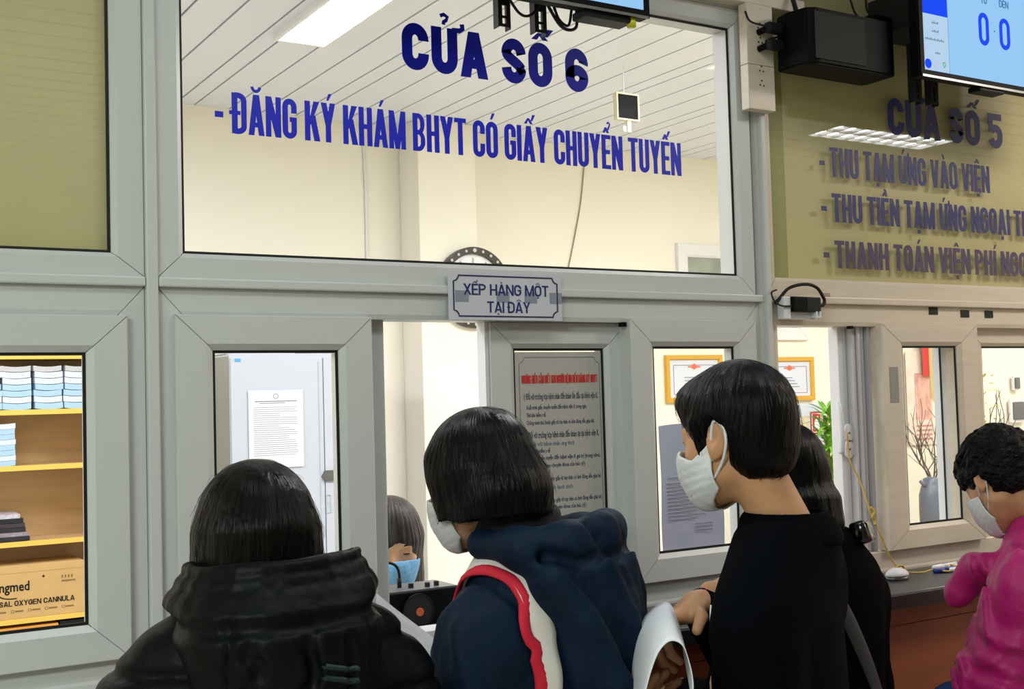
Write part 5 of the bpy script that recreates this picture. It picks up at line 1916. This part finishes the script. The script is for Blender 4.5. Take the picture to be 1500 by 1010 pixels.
# 1. woman in the black hooded puffer jacket
H = 1.51; s = H / 1.6
hd = dict(o=(-.012, .035, 1.375), R=rotm(-2, 6))
ar = rest_arms(s, hw=.16)
b = person('person in black hooded puffer jacket seen from behind, nearest the steel cabinet', (.602, -.535, 0), -12, H, 'skin', hd, ar)
add_hair(b, 'long', 'hair_br', hd, sc=.96)
stray_hair(b, 'long', 'hair_br', hd, 160, 1, .96)
trousers_shoes(b, H)
F = Field((-.40, -.36, .58), (.40, .36, 1.47), .006)
F.loft([(.62, 0, 0, .200, .155), (.75, 0, 0, .205, .160), (.95, 0, 0, .192, .148), (1.10, 0, -.005, .190, .150), (1.19, 0, -.015, .180, .138), (1.255, 0, -.02, .145, .115), (1.315, 0, -.02, .105, .095)], k=.04, e=2.3)
for sd, q in (('L', -1), ('R', 1)):
    S, E, W = ar[sd][:3]
    F.cap((q * .135, -.02, 1.225), (q * .168, -.01, 1.16), .064, .066, k=.05)
    sleeve(F, (q * .168, -.01, 1.16), (q * .205, .0, .99), W, (.072, .070, .052), stop=.02)
wv = waves(21, 26, 26, 20, 9); w2 = waves(4, 60, 60, 40, 8)
def quilt(X, Y, Z):
    seam = 0
    for z0 in (.72, .84, .955, 1.065, 1.165, 1.235):
        seam = seam + np.exp(-((Z - z0 - .012 * np.sin(6 * X)) / .008) ** 2)
    return .008 * seam + .007 * wv(X, Y, Z) + .003 * w2(X, Y, Z)
F.displace(quilt)
jk = cloth(b, 'puffer_jacket', F, 'puffer')
F2 = Field((-.24, -.30, 1.05), (.24, .16, 1.46), .005)
F2.ell((.010, -.115, 1.215), (.125, .078, .120), k=.04)
F2.ell((.0, -.085, 1.285), (.140, .105, .070), k=.05)
ringp = [(.002 + .124 * math.cos(a), -.035 + .115 * math.sin(a) * (1 if math.sin(a) < 0 else .7), 1.318 - .012 * max(0, math.sin(a)) + .006 * math.cos(a)) for a in [2 * PI * i / 24 for i in range(25)]]
F2.path(ringp, .024, k=.010)
F2.path([(p[0] * .97, p[1] * .98, p[2] + .026) for p in ringp], .015, k=.003)
F2.path([(p[0] * .93, p[1] * .94 - .003, p[2] + .047) for p in ringp], .010, k=.002)
F2.loft([(1.24, .012, -.005, .085, .085), (1.30, .012, -.015, .105, .095), (1.42, .012, -.02, .118, .105)], k=.012, op='sub')
wv3 = waves(33, 30, 30, 26, 9)
F2.displace(lambda X, Y, Z: .006 * wv3(X, Y, Z) + .006 * np.exp(-((X - .03) / .005) ** 2) * (Z < 1.31) + .006 * np.exp(-((X + .075) / .005) ** 2) * (Z < 1.31) + .006 * np.exp(-((X - .115) / .005) ** 2) * (Z < 1.31))
groove(F2, [(p[0] * 1.25, p[1] * 1.2 - .01, p[2] - .022) for p in ringp[10:26]] , .006, .012)
for x in (-.075, .03, .115):
    groove(F2, [(x, -.25, 1.285), (x * 1.02, -.25, 1.24), (x, -.25, 1.19), (x * .9, -.25, 1.13)], .004, .012)
h = cloth(b, 'hood', F2, 'puffer')
for k, dz_ in enumerate((0, -.016)):
    o = strap_mesh('printed_stripe', F2, [(.040, -.22, 1.241 + dz_), (.06, -.22, 1.236 + dz_), (.085, -.21, 1.230 + dz_), (.108, -.20, 1.225 + dz_)], .008, .001, M['teal'], h)

# 2. woman in the navy jacket with the striped bag strap
H = 1.56; s = H / 1.6
hd = dict(o=(-.052, .072, 1.448), R=rotm(0, 14, 0), s=.88)
ar = {'L': ((-.132, -.01, 1.19), (-.18, .04, 1.01), (-.185, .20, 1.10), (-.1, 1, .45), (.6, 0, -1), OPEN),
      'R': ((.132, -.01, 1.19), (.170, .04, 1.00), (.10, .24, 1.03), (-.3, 1, .1), (-.3, 0, -1), OPEN)}
b = person('person with black bob hair, white mask and navy hooded jacket at the ticket opening', (1.085, -.486, 0), 20, H, 'skin', hd, ar)
add_hair(b, 'bob', 'hair', hd)
stray_hair(b, 'bob', 'hair', hd, 160, 2)
add_mask(b, 'shell', 'maskw', hd)
trousers_shoes(b, H)
F = Field((-.38, -.34, .62), (.38, .42, 1.45), .006)
F.loft([(.66, 0, 0, .160, .130), (.80, 0, 0, .165, .130), (.98, 0, 0, .150, .120), (1.12, 0, -.005, .154, .118), (1.22, 0, -.008, .150, .110), (1.29, 0, -.010, .122, .094), (1.335, -.005, .0, .088, .085), (1.365, -.012, .012, .080, .080)], k=.03, e=2.2)
for sd, q in (('L', -1), ('R', 1)):
    S, E, W = ar[sd][:3]
    F.cap((q * .10, -.012, 1.245), (q * .146, -.005, 1.20), .056, .060, k=.05)
    sleeve(F, (q * .146, -.005, 1.20), (E[0], E[1] - .01, E[2]), W, (.068, .064, .046), stop=.01)
F.loft([(1.29, -.012, .012, .060, .060), (1.345, -.015, .018, .066, .066), (1.42, -.018, .025, .074, .074)], k=.008, op='sub')
wv = waves(8, 22, 22, 14, 8); w2 = waves(12, 55, 40, 45, 9)
F.displace(lambda X, Y, Z: .009 * wv(X, Y, Z) + .005 * w2(X, Y, Z) + .005 * np.sin(34 * Z + 20 * X + 10 * wv(X, Y, Z)) * np.clip((np.abs(X) - .14) / .05, 0, 1))
import copy
F_plain = copy.deepcopy(F)
for q in (-1, 1):
    groove(F, [(q * .125, .06, 1.27), (q * .135, -.02, 1.285), (q * .125, -.10, 1.22), (q * .120, -.12, 1.10)], .004, .012)
jk = cloth(b, 'jacket', F, 'navy')
F2 = Field((-.26, -.34, 1.02), (.26, .12, 1.42), .005)
F2.ell((.005, -.098, 1.288), (.126, .066, .080), k=.03)
F2.ell((.015, -.128, 1.185), (.100, .046, .110), k=.05)
F2.ell((.075, -.105, 1.165), (.060, .050, .085), k=.04)
F2.path([(-.105, .02, 1.345), (-.11, -.06, 1.345), (-.06, -.115, 1.355), (.02, -.125, 1.362), (.085, -.095, 1.358), (.105, -.03, 1.35), (.095, .03, 1.345)], .026, k=.03)
F2.path([(-.10, -.12, 1.30), (-.055, -.15, 1.23), (-.01, -.17, 1.13), (.02, -.165, 1.085)], .018, k=.03)
F2.path([(-.02, -.16, 1.315), (.03, -.168, 1.235), (.06, -.168, 1.15)], .014, k=.03)
F2.path([(.06, -.15, 1.32), (.09, -.14, 1.25), (.10, -.14, 1.17)], .014, k=.03)
F2.loft([(1.27, -.010, -.01, .055, .055), (1.32, -.010, -.006, .072, .078), (1.42, -.012, .0, .090, .100)], k=.015, op='sub')
wv3 = waves(31, 30, 30, 30, 9); w4 = waves(35, 90, 70, 60, 8)
w5 = waves(71, 16, 16, 60, 5)
F2.displace(lambda X, Y, Z: .003 * wv3(X, Y, Z) + .002 * w4(X, Y, Z) + .004 * w5(X + .6 * Z, Y, Z * .5))
groove(F2, [(-.09, -.10, 1.33), (-.05, -.18, 1.27), (.0, -.2, 1.19), (.04, -.2, 1.12)], .007, .02)
groove(F2, [(-.03, -.13, 1.37), (.02, -.2, 1.30), (.06, -.2, 1.22), (.08, -.2, 1.14)], .005, .016)
groove(F2, [(.05, -.12, 1.36), (.09, -.18, 1.29), (.12, -.18, 1.21)], .005, .016)
groove(F2, [(-.10, -.05, 1.318), (-.06, -.13, 1.322), (.02, -.16, 1.325), (.09, -.12, 1.322)], .005, .014)
cloth(b, 'hood', F2, 'navy')
F3 = Field((-.15, -.1, 1.28), (.12, .15, 1.45), .0045)
F3.loft([(1.325, -.012, .015, .078, .076), (1.408, -.020, .024, .080, .078)], k=.005)
F3.loft([(1.28, -.012, .018, .064, .062), (1.34, -.015, .022, .070, .066), (1.44, -.020, .026, .074, .072)], k=.004, op='sub')
co = cloth(b, 'collar', F3, 'navy_lining')
bm = bmesh.new()
for z in (1.353, 1.345):
    cyl(bm, (-.075, -.055, z), (-.080, -.062, z), .006, n=12)
link_bm('snap_button', bm, M['chrome'], co)
# striped tote bag on her left shoulder
bag = empty('tote_bag', (1.085, -.486, 0), math.radians(20))
tag(bag, 'tote bag with a white and red striped strap over the shoulder of the navy jacket', 'bag')
pth = [(-.205, -.06, .84), (-.165, -.125, .98), (-.132, -.15, 1.10), (-.122, -.135, 1.20), (-.118, -.08, 1.29), (-.115, -.01, 1.32), (-.105, .07, 1.27), (-.10, .13, 1.15), (-.12, .16, 1.0), (-.19, .12, .84)]
strap_mesh('strap', F_plain, pth, .040, .005, M['strapw'], bag)
strap_mesh('strap_stripe', F_plain, [(p[0] - .026, p[1] - .012 * (1 if p[1] < 0 else -1), p[2]) for p in pth], .020, .007, M['strapr'], bag)
bm = bmesh.new(); box(bm, -.315, -.225, -.13, .20, .50, .85, bev=.025)
link_bm('bag_body', bm, M['strapw'], bag, smooth=True)

# 3. man in the black collared knit
H = 1.63; s = H / 1.6
hd = dict(o=(-.012, .058, 1.512), R=rotm(-18, 6, 0), s=.89)
ar = {'L': ((-.140, -.01, 1.22), (-.160, -.04, 1.00), (-.115, .100, 1.030), (.45, .80, .30), (.5, .3, .8), (30, 40, 30)),
      'R': ((.130, -.01, 1.22), (.150, .10, 1.07), (.070, .160, 1.228), (-.80, .42, -.30), (-.15, -.35, -.9), (30, 50, 35))}
b = person('person with short hair and white cloth mask in black sweater holding papers', (1.350, -.795, 0), 30, H, 'skin2', hd, ar)
add_hair(b, 'short', 'hair', hd)
stray_hair(b, 'short', 'hair', hd, 120, 3)
add_mask(b, 'cloth', 'maskw', hd)
trousers_shoes(b, H)
F = Field((-.38, -.32, .70), (.38, .40, 1.45), .006)
F.loft([(.74, 0, 0, .155, .115), (.88, 0, 0, .150, .110), (1.02, 0, .004, .148, .100), (1.16, 0, .006, .156, .098), (1.25, 0, .002, .146, .090), (1.32, 0, -.008, .108, .078), (1.375, 0, -.018, .072, .070)], k=.03, e=2.2)
for sd, q in (('L', -1), ('R', 1)):
    S, E, W = ar[sd][:3]
    F.cap((q * .10, -.008, 1.275), (q * .140, .0, 1.222), .046, .050, k=.06)
    F.cap((q * .03, -.018, 1.335), (q * .12, -.008, 1.265), .052, .046, k=.06)
    sleeve(F, (q * .145, -.002, 1.225), E, W, (.055, .050, .038), stop=.015)
F.loft([(1.32, -.002, -.012, .050, .050), (1.37, -.004, -.010, .064, .064), (1.45, -.006, -.005, .075, .075)], k=.008, op='sub')
wv = waves(18, 18, 18, 12, 8); w2 = waves(15, 50, 40, 40, 9)
F.displace(lambda X, Y, Z: .005 * wv(X, Y, Z) + .002 * w2(X, Y, Z))
jk = cloth(b, 'sweater', F, 'blackknit')
F3 = Field((-.15, -.15, 1.28), (.15, .16, 1.45), .004)
F3.loft([(1.338, 0, -.02, .094, .088), (1.365, 0, -.018, .083, .080), (1.400, 0, -.013, .066, .066)], k=.004)
F3.loft([(1.29, 0, -.02, .092, .086), (1.34, 0, -.018, .086, .080), (1.39, 0, -.013, .060, .060), (1.43, 0, -.012, .056, .056)], k=.003, op='sub')
F3.clip(lambda X, Y, Z: np.minimum(.012 - np.abs(X), Y - .03) + 0 * Z)
cloth(b, 'collar', F3, 'blackknit')
bm = bmesh.new()
ribbon(bm, [(.008 * math.cos(i * PI / 8), .010 + .010 * math.sin(i * PI / 8)) for i in range(16)], .004, -.001, .001, True)
ribbon(bm, [(.007 * math.cos(i * PI / 8), -.010 + .009 * math.sin(i * PI / 8)) for i in range(16)], .004, -.001, .001, True)
me_l = link_bm('chest_print', bm, M['paper'], jk)
pp, nn = F.push((-.105, .15, 1.245), .003)
me_l.location = pp
me_l.rotation_euler = Vector(nn).to_track_quat('-Y', 'Z').to_euler()

# 4. woman in the black coat behind him
H = 1.51; s = H / 1.6
hd = dict(o=(-.01, .04, 1.402), R=rotm(-6, 8), s=.92)
ar = rest_arms(s)
b = person('person in black coat mostly hidden behind the short haired man in black', (1.716, -.480, 0), 4, H, 'skin', hd, ar)
add_hair(b, 'tied', 'hair', hd)
trousers_shoes(b, H)
F = Field((-.36, -.32, .55), (.36, .36, 1.42), .007)
F.loft([(.58, 0, 0, .180, .14), (.80, 0, 0, .175, .135), (1.0, 0, 0, .160, .125), (1.14, 0, -.005, .162, .125), (1.22, 0, -.015, .150, .115), (1.27, 0, -.02, .115, .09), (1.315, 0, -.015, .085, .08)], k=.03, e=2.2)
for sd, q in (('L', -1), ('R', 1)):
    S, E, W = ar[sd][:3]
    F.cap((q * .10, -.015, 1.205), (q * .145, -.005, 1.165), .056, .060, k=.05)
    sleeve(F, (q * .145, -.005, 1.165), (E[0] * .86, E[1], E[2]), W, (.062, .062, .046), stop=.015)
wv = waves(28, 20, 20, 14, 8)
F.displace(lambda X, Y, Z: .006 * wv(X, Y, Z))
jk = cloth(b, 'coat', F, 'blackcoat')
sb = empty('shoulder_bag', (1.716, -.480, 0), math.radians(4))
tag(sb, 'small black bag on a grey strap across the back of the black coat', 'bag')
strap_mesh('strap', F, [(-.13, .10, 1.22), (-.12, .0, 1.29), (-.09, -.10, 1.25), (.0, -.17, 1.10), (.11, -.16, .95), (.19, -.08, .84)], .032, .004, M['grey_strap'], sb)
bm = bmesh.new(); box(bm, .245, .315, -.14, .10, .62, .84, bev=.02)
link_bm('bag_body', bm, M['black'], sb, smooth=True)
bm = bmesh.new(); box(bm, -.045, .045, -.016, .016, -.022, .022, bev=.008)
o = link_bm('hair_clip', bm, mat('glossy_black', (8, 8, 9), .12), b, smooth=True)
o.location = F.push((.088, -.075, 1.30), .012)[0]
o.rotation_euler = (-.3, .1, .5)

# 5. woman in the magenta jacket
H = 1.52; s = H / 1.6
hd = dict(o=(-.054, .122, 1.374), R=rotm(-20, 36, 2), s=.86)
ar = {'L': ((-.140, -.01, 1.14), (-.205, .06, .965), (.05, .20, 1.03), (1, .25, .0), (.3, 0, -1), OPEN),
      'R': ((.140, -.01, 1.14), (.205, .05, .97), (.13, .17, 1.02), (.8, .5, .0), (-.3, 0, -1), OPEN)}
b = person('person in magenta jacket and white mask bending over the counter', (2.405, -.595, 0), 8, H, 'skin2', hd, ar)
add_hair(b, 'curly', 'hair_curl', hd)
add_mask(b, 'shell', 'maskw', hd)
trousers_shoes(b, H, m='jean')
F = Field((-.42, -.32, .62), (.38, .44, 1.40), .006)
F.loft([(.66, 0, 0, .215, .165), (.82, 0, 0, .21, .16), (.98, 0, .0, .19, .15), (1.10, 0, .005, .19, .15), (1.19, 0, .01, .175, .135), (1.25, 0, .015, .130, .11), (1.30, 0, .03, .085, .085)], k=.03, e=2.2)
for sd, q in (('L', -1), ('R', 1)):
    S, E, W = ar[sd][:3]
    F.cap((q * .12, .0, 1.185), (q * .17, .01, 1.14), .066, .074, k=.05)
    sleeve(F, (q * .17, .01, 1.14), E, W, (.078, .084, .056), stop=.01)
F.path([(-.13, .12, 1.19), (-.10, .17, 1.17), (-.12, .20, 1.12)], .030, k=.03)
F.loft([(1.24, 0, .03, .056, .056), (1.36, 0, .05, .07, .07)], k=.008, op='sub')
wv = waves(48, 24, 24, 18, 8); w2 = waves(41, 60, 50, 55, 9)
F.displace(lambda X, Y, Z: .010 * wv(X, Y, Z) + .005 * w2(X, Y, Z) + .006 * np.sin(46 * Z - 26 * Y + 8 * wv(X, Y, Z)) * np.clip((-X - .12) / .05, 0, 1))
groove(F, [(-.13, .06, 1.22), (-.15, -.03, 1.20), (-.13, -.10, 1.12), (-.12, -.13, 1.0)], .006, .018)
groove(F, [(-.24, .10, 1.06), (-.27, .02, 1.03), (-.22, -.06, 1.02)], .006, .02)
groove(F, [(-.22, .13, 1.02), (-.27, .06, .985), (-.24, -.04, .975)], .006, .02)
groove(F, [(-.05, -.2, 1.12), (-.04, -.2, 1.0), (-.05, -.2, .85)], .005, .016)
jk = cloth(b, 'jacket', F, 'pink')
F2 = Field((-.2, -.26, 1.0), (.2, .12, 1.36), .005)
F2.ell((.0, -.10, 1.17), (.135, .070, .090), k=.03)
F2.path([(-.105, .06, 1.235), (-.11, -.03, 1.24), (-.05, -.10, 1.25), (.05, -.10, 1.25), (.11, -.03, 1.24), (.105, .06, 1.235)], .022, k=.03)
F2.loft([(1.22, 0, .02, .05, .05), (1.36, 0, .04, .08, .085)], k=.01, op='sub')
F2.displace(lambda X, Y, Z: .006 * waves(5, 35, 35, 35, 8)(X, Y, Z))
cloth(b, 'hood', F2, 'pink')
F3 = Field((-.12, -.1, 1.22), (.12, .16, 1.36), .004)
F3.loft([(1.25, 0, .03, .074, .072), (1.312, 0, .045, .066, .064)], k=.004)
F3.loft([(1.22, 0, .03, .066, .064), (1.36, 0, .05, .058, .056)], k=.003, op='sub')
cloth(b, 'collar', F3, 'blackcoat')
bg = empty('blue_bag', (2.345, -.43, -.075), math.radians(20))
tag(bg, 'blue bag hanging in front of the magenta jacket below the counter edge', 'bag')
bm = bmesh.new(); box(bm, -.05, .05, -.13, .13, .66, .97, bev=.022)
link_bm('bag_body', bm, M['jean'], bg, smooth=True)
bm = bmesh.new(); tube(bm, [(-.0, -.08, .96), (0, -.07, 1.03), (0, 0, 1.05), (0, .07, 1.03), (0, .08, .96)], .008)
link_bm('handle', bm, M['jean'], bg, smooth=True)

# 6. receptionist behind the opening
H = 1.56; s = H / 1.6; dz = -.235
hd = dict(o=(0, .04, 1.220), R=rotm(-4, 12, 0), s=.92)
ar = rest_arms(s, dz, fwd=.16, down=.95)
b = person('person with long greyish hair, blue mask and white coat sitting behind the opening', (1.352, .64, 0), 166, H, 'skin', hd, ar, seat=True, dz=dz)
add_hair(b, 'fringe', 'hair_gr', hd)
add_mask(b, 'shell', 'maskb', hd)
trousers_shoes(b, H, seat=True, dz=dz)
F = Field((-.34, -.26, .50), (.34, .34, 1.16), .007)
F.loft([(.54, 0, .0, .19, .145), (.72, 0, 0, .175, .135), (.88, 0, 0, .180, .135), (.98, 0, -.01, .178, .12), (1.04, 0, -.015, .125, .095), (1.085, 0, -.015, .08, .078)], k=.03, e=2.2)
for sd, q in (('L', -1), ('R', 1)):
    S, E, W = ar[sd][:3]
    F.cap((q * .12, -.01, 1.005), (q * .16, -.005, .975), .052, .054, k=.05)
    sleeve(F, (q * .16, -.005, .975), E, W, (.056, .05, .040), stop=.015)
F.loft([(1.02, 0, -.01, .05, .05), (1.12, 0, -.005, .07, .07)], k=.008, op='sub')
F.cap((0, .10, 1.10), (0, .20, .88), .05, .01, k=.01, op='sub')
F.displace(lambda X, Y, Z: .005 * waves(58, 22, 22, 14, 8)(X, Y, Z))
cloth(b, 'white_coat', F, 'coatw')
F3 = Field((-.13, -.12, .84), (.13, .20, 1.13), .005)
F3.loft([(.86, 0, .01, .10, .105), (.98, 0, .01, .10, .10), (1.05, 0, .0, .075, .078), (1.10, 0, .0, .060, .062)], k=.02)
cloth(b, 'black_top', F3, 'blackcoat')
st = empty('stool', (1.352, .64, 0))
tag(st, 'round office stool under the seated person in the white coat', 'stool')
bm = bmesh.new(); cyl(bm, (0, 0, .435), (0, 0, .475), .17, n=28)
link_bm('seat', bm, M['black2'], st)
bm = bmesh.new(); cyl(bm, (0, 0, .05), (0, 0, .434), .022, n=14)
link_bm('column', bm, M['chrome'], st, smooth=True)
for k in range(5):
    a = k * 2 * PI / 5
    bm = bmesh.new(); cyl(bm, (0, 0, .055), (.22 * math.cos(a), .22 * math.sin(a), .02), .016, .012, n=10)
    link_bm('leg', bm, M['black2'], st, smooth=True)
bm = bmesh.new(); ribbon(bm, [(.19 * math.cos(2 * PI * i / 32), .19 * math.sin(2 * PI * i / 32)) for i in range(32)], .016, -.006, .006, True)
for v in bm.verts:
    v.co = Vector((v.co.x, v.co.z, .155 + v.co.y))
link_bm('foot_ring', bm, M['chrome'], st, smooth=True)

# ------------------------------------------------------------------ papers in the queue
def sheet_from_edges(name, near, far, m, th=.0012, n=20):
    A, B = catmull(near, n), catmull(far, n)
    bm = bmesh.new()
    J = 10
    rows = [[bm.verts.new(a.lerp(b_, j / J)) for j in range(J + 1)] for a, b_ in zip(A, B)]
    for r0, r1 in zip(rows, rows[1:]):
        for j in range(J):
            bm.faces.new((r0[j], r0[j + 1], r1[j + 1], r1[j]))
    o = link_bm(name, bm, m, None, smooth=True)
    md = o.modifiers.new('thickness', 'SOLIDIFY'); md.thickness = th; md.offset = 0
    return o
near = [(1.025, -.856, 1.154), (1.034, -.865, 1.197), (1.044, -.872, 1.225), (1.058, -.880, 1.239), (1.072, -.889, 1.233), (1.080, -.893, 1.209), (1.085, -.894, 1.181), (1.084, -.893, 1.15)]
far = [(1.187, -.611, 1.081), (1.188, -.616, 1.147), (1.202, -.615, 1.195), (1.224, -.618, 1.223), (1.252, -.624, 1.238), (1.264, -.632, 1.229), (1.268, -.644, 1.197), (1.261, -.661, 1.156)]
o = sheet_from_edges('paper_sheets', near, far, M['paper'])
tag(o, 'white paper sheets bent in an arch in the hand of the man in black', 'paper')
o = sheet_from_edges('paper_sheet', [(.855, -.358, 1.262), (.892, -.379, 1.226), (.937, -.439, 1.178)], [(.772, -.512, 1.158), (.812, -.536, 1.147), (.856, -.563, 1.135)], M['paper'])
tag(o, 'flat white paper sheet held out in front of the intercom amplifier', 'paper')
